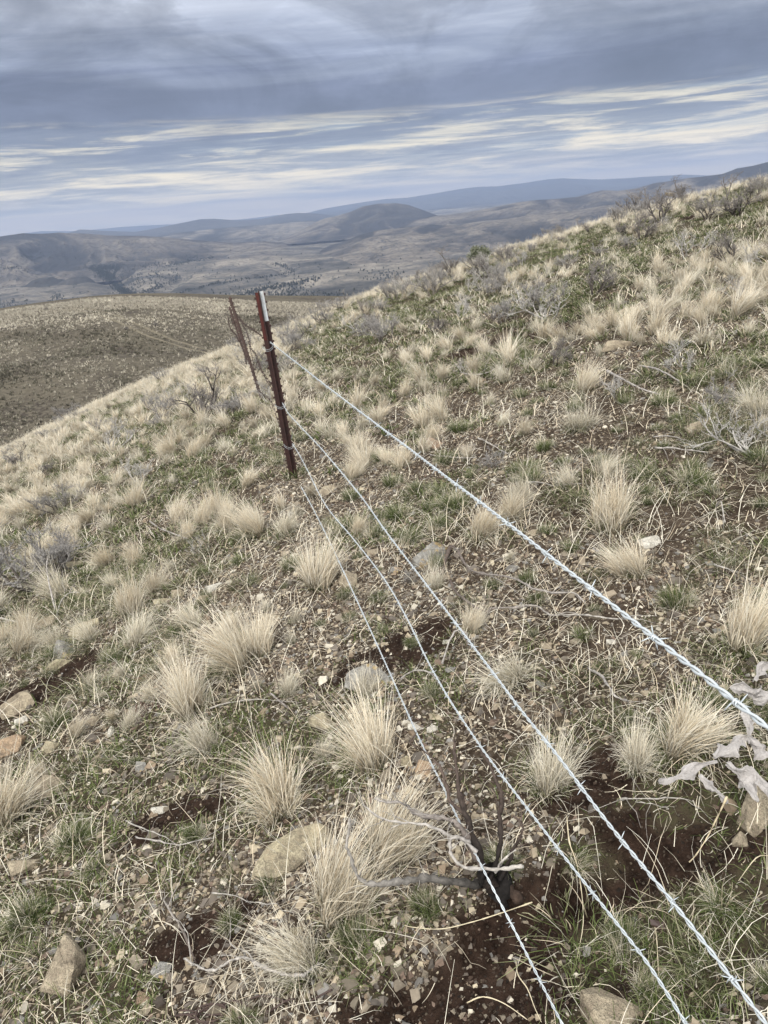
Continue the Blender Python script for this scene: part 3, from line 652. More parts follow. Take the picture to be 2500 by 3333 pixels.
# short green grass and flat straw litter
acc = Acc()
def sector(n, r1, r2, a1=-40, a2=40, pw=2.0):
    a = rng.uniform(R(a1), R(a2), n); u = rng.uniform(0, 1, n); r = (r1 ** pw + u * (r2 ** pw - r1 ** pw)) ** (1 / pw); return r * np.sin(a), r * np.cos(a)
def single_blades(x, y, z, L, w, cols, flat, segs=2):
    n = len(x); od = rng.uniform(0, 6.28, n); th0 = np.where(flat, rng.uniform(1.25, 1.62, n), rng.uniform(0.1, 0.9, n)); P = np.zeros((n, segs + 1, 3))
    P[:, 0] = np.stack([x, y, z], -1); bend = rng.normal(0, 1.0, n)
    for s in range(1, segs + 1):
        f = s / segs; oo = od + bend * f; aa = np.where(flat, th0, th0 + 0.7 * f)
        nx = P[:, s - 1, 0] + L / segs * np.sin(aa) * np.cos(oo); ny = P[:, s - 1, 1] + L / segs * np.sin(aa) * np.sin(oo)
        nz = np.where(flat, G(nx, ny) + 0.003 + 0.2 * L * rng.uniform(0, 1, n) ** 3, P[:, s - 1, 2] + L / segs * np.cos(aa))
        P[:, s] = np.stack([nx, ny, nz], -1)
    sv = np.stack([-np.sin(od), np.cos(od), np.zeros(n)], -1)
    ww = (w[:, None] * (1 - 0.7 * np.linspace(0, 1, segs + 1)[None, :]))[:, :, None] * sv[:, None, :] * 0.5
    V = np.stack([P - ww, P + ww], 2).reshape(-1, 3); b = np.arange(n)[:, None] * (segs + 1) * 2 + np.arange(segs)[None, :] * 2
    Fc = np.stack([b, b + 1, b + 3, b + 2], -1).reshape(-1, 4)
    cols = np.array(cols); cc = cols[rng.integers(0, len(cols), n)] * rng.uniform(0.8, 1.1, n)[:, None]
    return V, Fc, np.repeat(cc, (segs + 1) * 2, 0)
x, y = sector(330000, 1.0, 18, pw=1.0); k = rng.uniform(0, 1, len(x)) < greens(x, y) * (0.35 + 0.65 * sstep(-0.1, 0.3, fbm(x * 7, y * 7, 2, 88))); x, y = x[k], y[k]; z = G(x, y); rr1 = np.hypot(x, y)
acc.add(*single_blades(x, y, z - 0.003, rng.uniform(0.02, 0.075, len(x)), 0.0013 + 0.0007 * rr1, GREEN + SAGE[:1] + GREEN[1:2], np.zeros(len(x), bool)))
link('short_grass', acc.mesh('short_grass', BLADE), kind='stuff', label='short new green grass between the clumps')
acc = Acc()
x, y = sector(60000, 0.95, 14, pw=1.15); k = rng.uniform(0, 1, len(x)) < np.clip(0.55 + 0.8 * fbm(x * 2, y * 2, 3, 90), 0.06, 1) * (1 - 0.85 * bare(x, y)); x, y = x[k], y[k]; z = G(x, y); rr1 = np.hypot(x, y)
acc.add(*single_blades(x, y, z + 0.004, 0.02 + 0.16 * rng.uniform(0, 1, len(x)) ** 2.2, 0.0010 + 0.0006 * rr1, STRAW + GREY + [(0.3, 0.25, 0.18), (0.4, 0.35, 0.27)], np.ones(len(x), bool), 4))
x, y = sector(30000, 1.0, 14, pw=1.2); k = rng.uniform(0, 1, len(x)) < np.clip(0.45 + 1.1 * fbm(x * 1.5 + 3, y * 1.5, 3, 97), 0.05, 1) * (1 - 0.9 * bare(x, y)); x, y = x[k], y[k]; rr1 = np.hypot(x, y)
acc.add(*single_blades(x, y, G(x, y) - 0.003, 0.05 + 0.17 * rng.uniform(0, 1, len(x)) ** 2, 0.0011 + 0.0006 * rr1, STRAW + GREY, np.zeros(len(x), bool), 4))
link('straw_litter', acc.mesh('straw_litter', BLADE), kind='stuff', label='dead straw scattered flat on the soil')

# ------------------------------------------------------------------ gravel and stones
SCOL = 1.05 * np.array([(0.20, 0.17, 0.13), (0.30, 0.25, 0.18), (0.13, 0.11, 0.09), (0.36, 0.31, 0.225), (0.19, 0.18, 0.165), (0.15, 0.11, 0.085), (0.11, 0.095, 0.08), (0.22, 0.17, 0.12), (0.09, 0.075, 0.062), (0.17, 0.145, 0.11), (0.48, 0.44, 0.36), (0.24, 0.2, 0.15), (0.14, 0.12, 0.1)])
CUBE = np.array([(-1, -1, -1), (1, -1, -1), (1, 1, -1), (-1, 1, -1), (-1, -1, 1), (1, -1, 1), (1, 1, 1), (-1, 1, 1)], float) * 0.5
CF = np.array([(0, 3, 2, 1), (4, 5, 6, 7), (0, 1, 5, 4), (1, 2, 6, 5), (2, 3, 7, 6), (3, 0, 4, 7)])
def chips(x, y, s, cols, sink=0.25):
    n = len(x); V = CUBE[None] * (1 + rng.normal(0, 0.28, (n, 8, 3))); V[:, 4:, :2] *= rng.uniform(0.45, 0.85, (n, 1, 1))
    V *= np.stack([np.ones(n), rng.uniform(0.5, 0.95, n), rng.uniform(0.25, 0.6, n)], -1)[:, None, :]
    tl = rng.normal(0, 0.25, (n, 2)); V[:, :, 2] += V[:, :, 0] * tl[:, :1] + V[:, :, 1] * tl[:, 1:]
    an = rng.uniform(0, 6.28, n); c, q = np.cos(an)[:, None], np.sin(an)[:, None]
    W = np.stack([V[:, :, 0] * c - V[:, :, 1] * q, V[:, :, 0] * q + V[:, :, 1] * c, V[:, :, 2]], -1) * s[:, None, None]
    W += np.stack([x, y, G(x, y) + s * (0.22 - sink) * 0.8], -1)[:, None, :]
    Fc = (CF[None] + (np.arange(n) * 8)[:, None, None]).reshape(-1, 4)
    return W.reshape(-1, 3), Fc, np.repeat(cols, 8, 0)
acc = Acc()
for (n, r1, r2, s1, s2, pw) in ((290000, 0.95, 8, 0.0035, 0.016, 1.0), (90000, 1.0, 18, 0.012, 0.034, 1.0), (5500, 1.1, 26, 0.03, 0.06, 1.3)):
    x, y = sector(n, r1, r2, pw=pw); k = rng.uniform(0, 1, n) < np.clip(0.55 + 1.3 * fbm(x * 1.7 + 9, y * 1.7, 3, 95) + 0.3 * (x < 0), 0.06, 1) * (1 - 0.9 * bare(x, y)) * (1 - 0.5 * greens(x, y)); x, y = x[k], y[k]
    s = s1 + (s2 - s1) * rng.uniform(0, 1, len(x)) ** 3
    acc.add(*chips(x, y, s, SCOL[rng.integers(0, len(SCOL), len(x))] * rng.uniform(0.7, 1.1, len(x))[:, None]))
x, y = sector(120000, 0.95, 7, pw=1.0); k = rng.uniform(0, 1, len(x)) < 0.25 + 0.75 * bare(x, y); x, y = x[k], y[k]
acc.add(*chips(x, y, 0.0025 + 0.009 * rng.uniform(0, 1, len(x)) ** 3, np.array([(0.030, 0.020, 0.014), (0.016, 0.011, 0.008), (0.050, 0.034, 0.025)])[rng.integers(0, 3, len(x))] * rng.uniform(0.7, 1.1, len(x))[:, None]))
link('gravel', acc.mesh('gravel', STONE), kind='stuff', label='shaly gravel chips scattered over brown soil')

import bmesh
def rock_mesh(name, seed, dims, mat_, npts=16, flat=1.0):
    rg = np.random.default_rng(seed); bmh = bmesh.new()
    for _ in range(npts):
        v = rg.uniform(-1, 1, 3); v /= max(abs(v)) ** rg.uniform(0.6, 1.0); bmh.verts.new(v * 0.5 * np.array(dims) * np.array([1, 1, 1]))
    bmesh.ops.convex_hull(bmh, input=bmh.verts); 
    bmesh.ops.delete(bmh, geom=[v for v in bmh.verts if not v.link_faces], context='VERTS')
    bmesh.ops.bevel(bmh, geom=list(bmh.edges), offset=0.035 * min(dims), segments=1, affect='EDGES')
    me = bpy.data.meshes.new(name); bmh.to_mesh(me); bmh.free(); me.materials.append(mat_); return me
RK = {'tan': m_rock('tan_shale', (0.42, 0.36, 0.26), (0.31, 0.26, 0.19), (0.16, 0.12, 0.09)),
      'brown': m_rock('brown_stone', (0.36, 0.26, 0.18), (0.27, 0.19, 0.135), (0.14, 0.10, 0.08)),
      'grey': m_rock('lichen_stone', (0.33, 0.32, 0.29), (0.24, 0.235, 0.22), (0.12, 0.11, 0.1), (0.42, 0.30, 0.12)),
      'white': m_rock('pale_stone', (0.66, 0.63, 0.55), (0.52, 0.49, 0.42), (0.34, 0.31, 0.27)),
      'yellow': m_rock('yellow_shale', (0.43, 0.38, 0.26), (0.32, 0.28, 0.20), (0.22, 0.17, 0.11)),
      'orange': m_rock('orange_stone', (0.42, 0.30, 0.19), (0.32, 0.25, 0.18), (0.18, 0.12, 0.09))}
# hand placed stones: centre x,y, width,height (1659 frame), thickness ratio, colour, roll, label
HR = [(137, 2085, 88, 95, 1.3, 'tan', -.9, 'pointed tan brown block of stone at the lower left'),
 (105, 1695, 62, 42, .5, 'tan', .2, 'smooth tan stone right of the straw clump at the left edge'),
 (800, 1460, 112, 62, .5, 'grey', .1, 'broad grey lichen stained rock beside the lowest wire'),
 (1325, 2165, 105, 85, .7, 'tan', -.4, 'pointed tan rock at the bottom edge between the wires'),
 (925, 1192, 66, 74, .9, 'grey', .9, 'upright grey boulder with orange lichen near the top wire'),
 (1406, 1163, 50, 38, .4, 'white', -.4, 'white slab tilted up on the right slope'),
 (1330, 745, 72, 22, .4, 'tan', -.25, 'long flat tan slab on the upper right slope'),
 (1505, 922, 46, 26, .6, 'tan', 0, 'small square tan rock right of the broad pale bunchgrass'),
 (935, 956, 38, 30, .7, 'brown', .5, 'small brown stone touching the top wire'),
 (697, 1556, 62, 34, .5, 'yellow', .1, 'rounded yellow stone left of the straw clump by the lowest wire'),
 (40, 1520, 66, 54, .3, 'tan', -.7, 'flat tan slab on dark soil at the left edge'),
 (25, 1607, 56, 38, .6, 'orange', -.3, 'orange stone at the left edge below the pale pebble'),
 (185, 1355, 66, 34, .35, 'yellow', -.5, 'flat yellowish stone in the cluster at left'),
 (92, 1348, 76, 26, .35, 'tan', -.25, 'long tan stone beside the grey branch at left'),
 (146, 1398, 60, 40, .5, 'grey', .4, 'grey angular stone above dark soil at left'),
 (128, 1436, 50, 20, .5, 'yellow', 0, 'low yellow stone at the rim of dark soil at left'),
 (463, 1267, 40, 24, .4, 'white', -.6, 'pale stone standing on edge left of centre'),
 (587, 1334, 38, 30, .6, 'tan', .2, 'tan stone right of the tall straw line'),
 (750, 1250, 46, 40, .9, 'tan', 0, 'square tan stone under the golden bunchgrass by the lowest wire'),
 (805, 1190, 28, 20, .8, 'tan', 0, 'small square stone between the lower wires'),
 (705, 1057, 42, 28, .6, 'tan', .2, 'tan rounded stone right of the post foot'),
 (1352, 671, 48, 14, .3, 'tan', -.2, 'thin tan slab far up the right slope'),
 (1635, 1725, 60, 100, .8, 'tan', .8, 'tall tan rock under the dead leaves at the right edge'),
 (915, 1656, 34, 36, .8, 'orange', .3, 'orange upright stone right of the lowest wire'),
 (872, 1645, 44, 32, .6, 'yellow', 0, 'yellow stone left of the lowest wire'),
 (50, 1870, 62, 28, .5, 'tan', 0, 'tan stone half buried at the lower left edge'),
 (900, 1568, 38, 14, .4, 'white', .1, 'white flat stone touching the lowest wire'),
 (934, 1571, 24, 18, .5, 'white', .1, 'small white stone right of the white flat one'),
 (346, 1750, 34, 14, .5, 'white', 0, 'bright white pebble on gravel left of the cracked slab'),
 (48, 1555, 26, 14, .5, 'white', -.2, 'bluish white pebble on dark soil at left'),
 (198, 2168, 26, 20, .4, 'grey', -.4, 'small blue grey stone below the pointed brown block'),
 (385, 1281, 34, 18, .5, 'tan', 0, 'tan stone on gravel left of centre'),
 (350, 1299, 40, 14, .4, 'yellow', 0, 'flat yellow stone just left of the tan gravel stone'),
 (440, 1290, 24, 16, .5, 'tan', .2, 'little tan stone below the pale one on edge'),
 (260, 1450, 26, 22, .6, 'tan', .2, 'tan stone uphill of the green tuft at left'),
 (150, 1505, 24, 20, .7, 'tan', .1, 'small tan cube at the right rim of dark soil'),
 (110, 1612, 30, 24, .6, 'yellow', .2, 'yellow stone right of the orange one'),
 (200, 1556, 26, 24, .7, 'tan', .2, 'tan stone below the reddish plant'),
 (305, 1655, 24, 22, .6, 'grey', .2, 'grey stone on gravel near the green skirted clump'),
 (235, 1580, 14, 34, .4, 'white', .3, 'narrow white shard of rock at left'),
 (660, 1720, 20, 18, .6, 'brown', .2, 'small brown stone above the cracked slab'),
 (380, 1140, 22, 8, .5, 'tan', 0, 'thin stone below the bunchgrass on the left slope'),
 (255, 1182, 48, 12, .4, 'tan', -.2, 'flat pale stone on the left slope under dry twigs'),
 (160, 1222, 40, 18, .5, 'yellow', -.1, 'yellow block beside the grey shrub at left'),
 (1445, 340, 18, 12, .6, 'tan', 0, 'tan stone on the far skyline'),
 (1150, 1150, 26, 14, .5, 'tan', .1, 'small tan stone behind the golden clumps'),
 (940, 1140, 30, 14, .5, 'tan', .1, 'pale flat stone uphill of the lichen boulder'),
 (570, 1050, 22, 10, .5, 'tan', .1, 'tan stone in the grass left of the post'),
 (850, 1230, 24, 16, .6, 'grey', .1, 'grey stone left of the lichen boulder'),
 (965, 1385, 20, 10, .6, 'white', .1, 'little white chip between the middle wires'),
 (1180, 1395, 22, 14, .6, 'tan', .1, 'tan chip left of the top wire'),
 (1320, 1385, 22, 12, .6, 'white', .1, 'pale chip below the grey lying branch'),
 (1600, 1810, 34, 24, .6, 'tan', .1, 'tan stone in gravel at the right edge below the leaves'),
 (350, 2090, 40, 26, .5, 'grey', .2, 'greyish stone in gravel left of the bent branch'),
 (440, 2130, 36, 20, .5, 'tan', .2, 'tan stone above the bent grey branch'),
 (310, 2155, 28, 22, .6, 'brown', .2, 'brown stone near the bottom left'),
 (640, 2010, 26, 16, .5, 'yellow', .1, 'yellow stone at the foot of the drooping straw')]
for n_, (x, y, wpx, hpx, th, cl, ro, lb) in enumerate(HR):
    p = h6(x, y + hpx * 0.3) if y > 400 else h6(x, 420); d = np.linalg.norm(p - np.array([0, 0, CAMZ])); s = d * S6 / F
    W_ = wpx * s; Hh = hpx * s
    me = rock_mesh('stone', 100 + n_, (W_, max(Hh * 1.15, W_ * 0.35), W_ * th * 0.8 + 0.004), RK[cl], 14 + n_ % 6)
    o = link('stone', me, None, (p[0], p[1], p[2] + 0.12 * W_ * th), label=lb, category='stone', group='larger stones on the hillside')
    o.rotation_euler = (R(25) + 0.2 * random.uniform(-1, 1), ro * 0.35, -ro * 0.8)
# the large cracked slab
out = [(545, 1893), (552, 1866), (578, 1826), (640, 1792), (690, 1775), (712, 1787), (706, 1815), (672, 1850), (640, 1876), (595, 1903)]
P0 = h6(630, 1840); top = []; nrm = np.array([-0.2, -0.35, 1.0]); nrm /= np.linalg.norm(nrm)
for (x, y) in out:
    d = ray(x * S6, y * S6); C0 = np.array([0, 0, CAMZ]); q = (P0 + np.array([0, 0, 0.03]) - C0) @ nrm / (d @ nrm); top.append(C0 + d * q)
top = np.array(top); cen = top.mean(0)
bmh = bmesh.new(); rngs = np.random.default_rng(5)
rings = [top * 0.90 + cen * 0.10 + nrm * 0.006, top, top * 1.03 - cen * 0.03 - nrm * 0.03, top * 0.98 + cen * 0.02 - nrm * 0.09]
vs = [[bmh.verts.new(p - P0 + rngs.normal(0, 0.002, 3)) for p in rg_] for rg_ in rings]
for a_, b_ in zip(vs[:-1], vs[1:]):
    for i in range(len(a_)): bmh.faces.new((a_[i], b_[i], b_[(i + 1) % len(a_)], a_[(i + 1) % len(a_)]))
bmh.faces.new(vs[0]); bmh.faces.new(vs[-1][::-1]); bmesh.ops.recalc_face_normals(bmh, faces=bmh.faces)
me = bpy.data.meshes.new('slab'); bmh.to_mesh(me); bmh.free(); me.materials.append(RK['yellow'])
o = link('stone', me, None, P0, label='large flat tan slab with dark cracks among straw clumps', category='stone', group='larger stones on the hillside')
# scattered stones
RM = [(rock_mesh('stone', 300 + i, (1, random.uniform(.55, .9), random.uniform(.3, .6)), RK[c], 14), c) for i, c in enumerate(['tan', 'brown', 'grey', 'yellow', 'tan', 'orange', 'tan', 'white', 'grey', 'tan', 'brown'])]
x, y = sector(170, 1.2, 26, -34, 34, pw=1.25); hx = np.array([h6(q[0], q[1])[:2] for q in HR])
for i in range(len(x)):
    if np.min(np.hypot(hx[:, 0] - x[i], hx[:, 1] - y[i])) < 0.12: continue
    rr_ = math.hypot(x[i], y[i]); s = random.uniform(0.035, 0.075) + 0.005 * rr_ * random.uniform(0, 1); z = float(G(x[i], y[i]))
    px, py, _ = proj(np.array([x[i], y[i], z])); me, c = random.choice(RM)
    rg = region(px, py, rr_); cn = {'tan': 'small tan stone', 'brown': 'small brown stone', 'grey': 'small grey stone', 'yellow': 'small yellow stone', 'orange': 'small orange stone', 'white': 'small pale stone'}[c]
    o = link('stone', me, None, (x[i], y[i], z + 0.05 * s), label=cn + ' half sunk in the soil ' + rg, category='stone', group=cn + 's ' + rg)
    o.scale = (s, s, s); o.rotation_euler = (random.uniform(-.3, .5), random.uniform(-.5, .1), random.uniform(0, 6.28))

# ------------------------------------------------------------------ fence
def m_rust(name, a, b, c3_, sc=40, paint=None):
    mm, T = mat(name); o = obc(T); n1 = T.noise(o, sc, 7, 0.7); n2 = T.noise(o, sc * 0.25, 4, 0.6)
    c = T.mix(T.ramp(n1, [(0.4, 0), (0.6, 1)]), a, b); c = T.mix(T.ramp(n2, [(0.5, 0), (0.7, 0.8)]), c, c3_)
    if paint:
        z = T.n('ShaderNodeSeparateXYZ', {0: o}).outputs[2]
        f = T.ramp(T.math('ADD', z, T.math('MULTIPLY', T.math('SUBTRACT', n1, 0.5), 0.35)), [(paint[0], 0), (paint[0] + 0.22, 1)]); c = T.mix(f, c, paint[1])
    finish(T, c, 0.65, n1, 0.5, 0.002, 0.35, 0.15); return mm
M_POST = m_rust('rusted_post_steel', (0.030, 0.016, 0.015), (0.055, 0.026, 0.022), (0.018, 0.012, 0.012), 40)
M_WHITE = m_rust('chipped_white_paint', (0.62, 0.66, 0.68), (0.55, 0.58, 0.6), (0.42, 0.40, 0.37), 60)
M_RUSTW = m_rust('rusty_wire', (0.05, 0.034, 0.030), (0.085, 0.055, 0.045), (0.03, 0.022, 0.02), 200)
M_POST2 = m_rust('old_post_steel', (0.085, 0.058, 0.05), (0.12, 0.08, 0.07), (0.05, 0.037, 0.034), 40)
mm, T = mat('galvanised_wire'); o_ = obc(T); nz = T.noise(o_, 120, 3)
finish(T, T.mix(nz, (0.40, 0.44, 0.46), (0.58, 0.62, 0.64)), 0.5, nz, 0.2, 0.001, 0.5, 0.3); M_ZINC = mm
foot = hit(955, 1545); YD = foot[1]
topp = at_depth(843, 945, YD - 0.02)
def t_post(foot, top, wid, label, mp, paint=True, yaw=0.5, studs=24, group=None):
    ax = np.array(top) - np.array(foot); H = np.linalg.norm(ax); ax /= H
    root = bpy.data.objects.new('fence_post', None); COL.objects.link(root); root.empty_display_size = 0.1
    zq = Vector(ax); xv = Vector((math.cos(yaw), math.sin(yaw), 0)); xv = (xv - zq * xv.dot(zq)).normalized(); yv = zq.cross(xv)
    root.matrix_world = Matrix(((xv[0], yv[0], zq[0], foot[0]), (xv[1], yv[1], zq[1], foot[1]), (xv[2], yv[2], zq[2], foot[2]), (0, 0, 0, 1)))
    root['label'] = label; root['category'] = 'fence post'
    if group: root['group'] = group
    def box(x0, x1, y0, y1, z0, z1):
        bmh = bmesh.new(); bmesh.ops.create_cube(bmh, size=1)
        for v in bmh.verts: v.co = Vector(((x0 + x1) / 2 + v.co.x * (x1 - x0), (y0 + y1) / 2 + v.co.y * (y1 - y0), (z0 + z1) / 2 + v.co.z * (z1 - z0)))
        bmesh.ops.bevel(bmh, geom=list(bmh.edges), offset=min(0.0012, (y1 - y0) * .3), segments=1, affect='EDGES')
        me = bpy.data.meshes.new('b'); bmh.to_mesh(me); bmh.free(); me.materials.append(mp); return me
    h = wid / 2
    # flange lies across local x, the stem stands out towards the viewer (local -y)
    link('flange', box(-h, h, 0, 0.005, -0.3, H - 0.012), root)
    link('stem', box(-0.004 - h * 0.1, 0.004 - h * 0.1, -wid * 0.55, -0.0015, -0.3, H), root)
    sb = rock_mesh('stud', 77, (0.016, 0.014, 0.017), mp, 20)
    for sx in (-1, 1):
        for i in range(studs):
            s_ = link('stud', sb, root, (sx * (h + 0.002), 0.003, H - 0.03 - i * (H - 0.06) / studs - (0.02 if sx < 0 else 0)))
    if paint:
        me = box(0.002, h - 0.003, -0.0025, -0.0004, H - 0.21, H - 0.008); me.materials.clear(); me.materials.append(M_WHITE); link('painted_tip', me, root)
        me = box(-h + 0.002, -0.009, -0.0023, -0.0004, H - 0.34, H - 0.014); me.materials.clear()
        me.materials.append(M_RED); link('red_paint', me, root)
    return root, H
M_RED = m_rust('flaking_red_paint', (0.070, 0.017, 0.014), (0.11, 0.03, 0.024), (0.04, 0.016, 0.014), 50)
post, PH = t_post(foot, topp, 0.062, 'near dark rusted steel T-post with white and red painted top', M_POST, True, 0.12)
f2 = hit(852, 1300); t2 = at_depth(747, 965, f2[1])
post2, _ = t_post(f2, t2, 0.034, 'farther brown steel post just left of the near post, taller of the two behind', M_POST2, False, 0.4, 24)
f3 = hit(818, 1215); t3 = at_depth(746, 997, f3[1])
post3, _ = t_post(f3, t3, 0.028, 'farthest thin brown steel post, partly behind the taller brown one', M_POST2, False, 0.4, 20)
print('post height', PH, 'dist', foot, 'post2', np.linalg.norm(t2 - f2), f2, np.linalg.norm(t3 - f3), f3)
# new galvanised wires: photo pixels; depth follows from the line's vanishing point
VP = np.array([680.0, 950.0])
ZA = (foot - np.array([0, 0, CAMZ])) @ fwd
def wire_path(px, z_at=None):
    A = np.array(px[0], float); dA = np.linalg.norm(A - VP); pts = []; dpt = []
    for p in px:
        z = ZA * dA / np.linalg.norm(np.array(p, float) - VP); dpt.append(z)
    for p, z in zip(px, dpt):
        d = fwd * F + rgt * (p[0] - 1250) + upv * (1666.5 - p[1]); g = hit(p[0], min(p[1], 3333)); zg = (g - np.array([0, 0, CAMZ])) @ fwd; z = min(z, zg * 0.93); P = d / F * z; P[2] += CAMZ; pts.append(P)
    return np.array(pts)
W1 = [(866, 1103), (871, 1107), (913, 1140), (950, 1169), (1011, 1217), (1045, 1244), (1130, 1309), (1250, 1400), (1325, 1456), (1468, 1565), (1559, 1633), (1672, 1720), (1830, 1844), (1981, 1961), (2130, 2077), (2252, 2172), (2400, 2290), (2560, 2420)]
W2 = [(912, 1296), (935, 1340), (964, 1374), (1027, 1440), (1055, 1471), (1168, 1607), (1250, 1722), (1295, 1782), (1386, 1901), (1514, 2070), (1612, 2200), (1702, 2320), (1823, 2471), (1981, 2682), (2177, 2922), (2290, 3066), (2440, 3262), (2530, 3380)]
W3 = [(946, 1437), (970, 1473), (1002, 1533), (1040, 1610), (1077, 1668), (1153, 1758), (1250, 1884), (1325, 2014), (1386, 2140), (1431, 2223), (1476, 2298), (1551, 2411), (1627, 2516), (1732, 2652), (1853, 2810), (2026, 3029), (2117, 3149), (2222, 3315), (2270, 3390)]
W4 = [(980, 1584), (1017, 1652), (1070, 1758), (1130, 1886), (1175, 1984), (1236, 2118), (1273, 2200), (1340, 2351), (1393, 2464), (1446, 2569), (1484, 2652), (1582, 2848), (1687, 3052), (1793, 3262), (1830, 3333), (1870, 3410)]
def resample(P, step):
    d = np.concatenate([[0], np.cumsum(np.linalg.norm(np.diff(P, axis=0), axis=1))]); n = max(2, int(d[-1] / step)); t = np.linspace(0, d[-1], n)
    return np.stack([np.interp(t, d, P[:, k]) for k in range(3)], -1), t
def frames(P):
    Tn = np.gradient(P, axis=0); Tn /= np.linalg.norm(Tn, axis=1)[:, None]; up = np.array([0, 0, 1.0])
    u = np.cross(Tn, up); u /= np.linalg.norm(u, axis=1)[:, None]; return Tn, u, np.cross(u, Tn)
def barb_mesh(mt, s=1.0):
    ac = Acc()
    rc = 0.0042 * s; th = np.linspace(0, 2 * math.pi * 2.0, 20)
    hel = np.stack([rc * np.cos(th), rc * np.sin(th), np.linspace(-0.005, 0.005, 20) * s], -1)
    v, f = tube(hel, 0.0011 * s, 5); ac.add(v, f, (1, 1, 1))
    for sx, dz_ in ((1, -0.005), (-1, 0.005), (1, 0.002), (-1, -0.002)):
        a0 = random.uniform(-.3, .3) + (0 if abs(dz_) > .003 else 1.5)
        e = np.array([math.cos(a0) * sx, math.sin(a0) * sx, 0.25 * np.sign(dz_)])
        v, f = tube(np.array([np.array([0, 0, dz_ * s]) + e * 0.002 * s, np.array([0, 0, dz_ * s]) + e * 0.011 * s, np.array([0, 0, dz_ * s]) + e * 0.018 * s]), [0.0011 * s, 0.0011 * s, 0.0004 * s], 5); ac.add(v, f, (1, 1, 1))
    return ac.mesh('barb', mt, True)
BARBS = [barb_mesh(M_ZINC) for _ in range(4)]; RBARBS = [barb_mesh(M_RUSTW, 1.25) for _ in range(3)]
def barbed(P, label, mt, barbs, rw=0.0013, off=0.0016, pitch=0.042, bstep=0.128, b0=0.06, group=None, thick=1.0, bs=1.0):
    P, t = resample(smooth_line(P, 6), 0.006); Tn, u, v = frames(P); ac = Acc(); ph = t / pitch * 2 * math.pi
    for k in (0, math.pi):
        Q = P + off * thick * (np.cos(ph + k)[:, None] * u + np.sin(ph + k)[:, None] * v); a_, b_ = tube(Q, rw * thick, 6); ac.add(a_, b_, (1, 1, 1))
    root = link('barbed_wire', ac.mesh('barbed_wire', mt, True), label=label, category='barbed wire')
    if group: root['group'] = group
    s = b0
    while s < t[-1]:
        i = int(np.searchsorted(t, s)); i = min(i, len(P) - 1)
        o = link('barb', random.choice(barbs), root); z = Vector(Tn[i]); x = Vector(u[i]); y = z.cross(x)
        rot = Matrix.Rotation(random.uniform(0, 6.28), 4, 'Z')
        o.matrix_local = Matrix(((x[0], y[0], z[0], P[i][0]), (x[1], y[1], z[1], P[i][1]), (x[2], y[2], z[2], P[i][2]), (0, 0, 0, 1))) @ rot @ Matrix.Scale(thick * bs, 4)
        s += bstep * random.uniform(0.9, 1.1)
    return root
GN = 'new galvanised barbed wires of the fence'
paths = [wire_path(q) for q in (W1, W2, W3, W4)]
for P in paths:            # pull the ends to the post face
    pass
for P, lb in zip(paths, ['top strand of shiny new barbed wire, running off the right edge', 'second strand of shiny new barbed wire from the top', 'third strand of new barbed wire from the top, bent midway', 'lowest strand of new barbed wire, passing the burnt sagebrush']):
    barbed(P, lb, M_ZINC, BARBS, group=GN, thick=1.08, bs=0.62)
# wire clips on the near post
inv_m = post.matrix_world.inverted()
for P in paths[:3]:
    q = P[0]; c = inv_m @ Vector(q); ac = Acc()
    for dz_ in (-0.006, 0.006):
        th = np.linspace(0.3, 2 * math.pi - 0.3, 18)
        loop = np.stack([c[0] * 0.5 + 0.040 * np.cos(th), -0.008 + 0.028 * np.sin(th), c[2] + dz_ + 0.012 * np.cos(2 * th)], -1); v, f = tube(loop, 0.0009, 5); ac.add(v, f, (1, 1, 1))
    th = np.linspace(0, 6.28 * 4, 50); hel = np.stack([c[0] + 0.006 * np.cos(th), c[1] + 0.006 * np.sin(th), c[2] - 0.015 + th / 25 * 0.03], -1); v, f = tube(hel, 0.0013, 5); ac.add(v, f, (1, 1, 1))
    e = np.array([[c[0], c[1], c[2]], [c[0] + 0.012, c[1] - 0.008, c[2] + 0.03], [c[0] + 0.022, c[1] - 0.012, c[2] + 0.055]]); v, f = tube(e, 0.0013, 5); ac.add(v, f, (1, 1, 1))
    link('wire_clip', ac.mesh('wire_clip', M_ZINC, True), post)
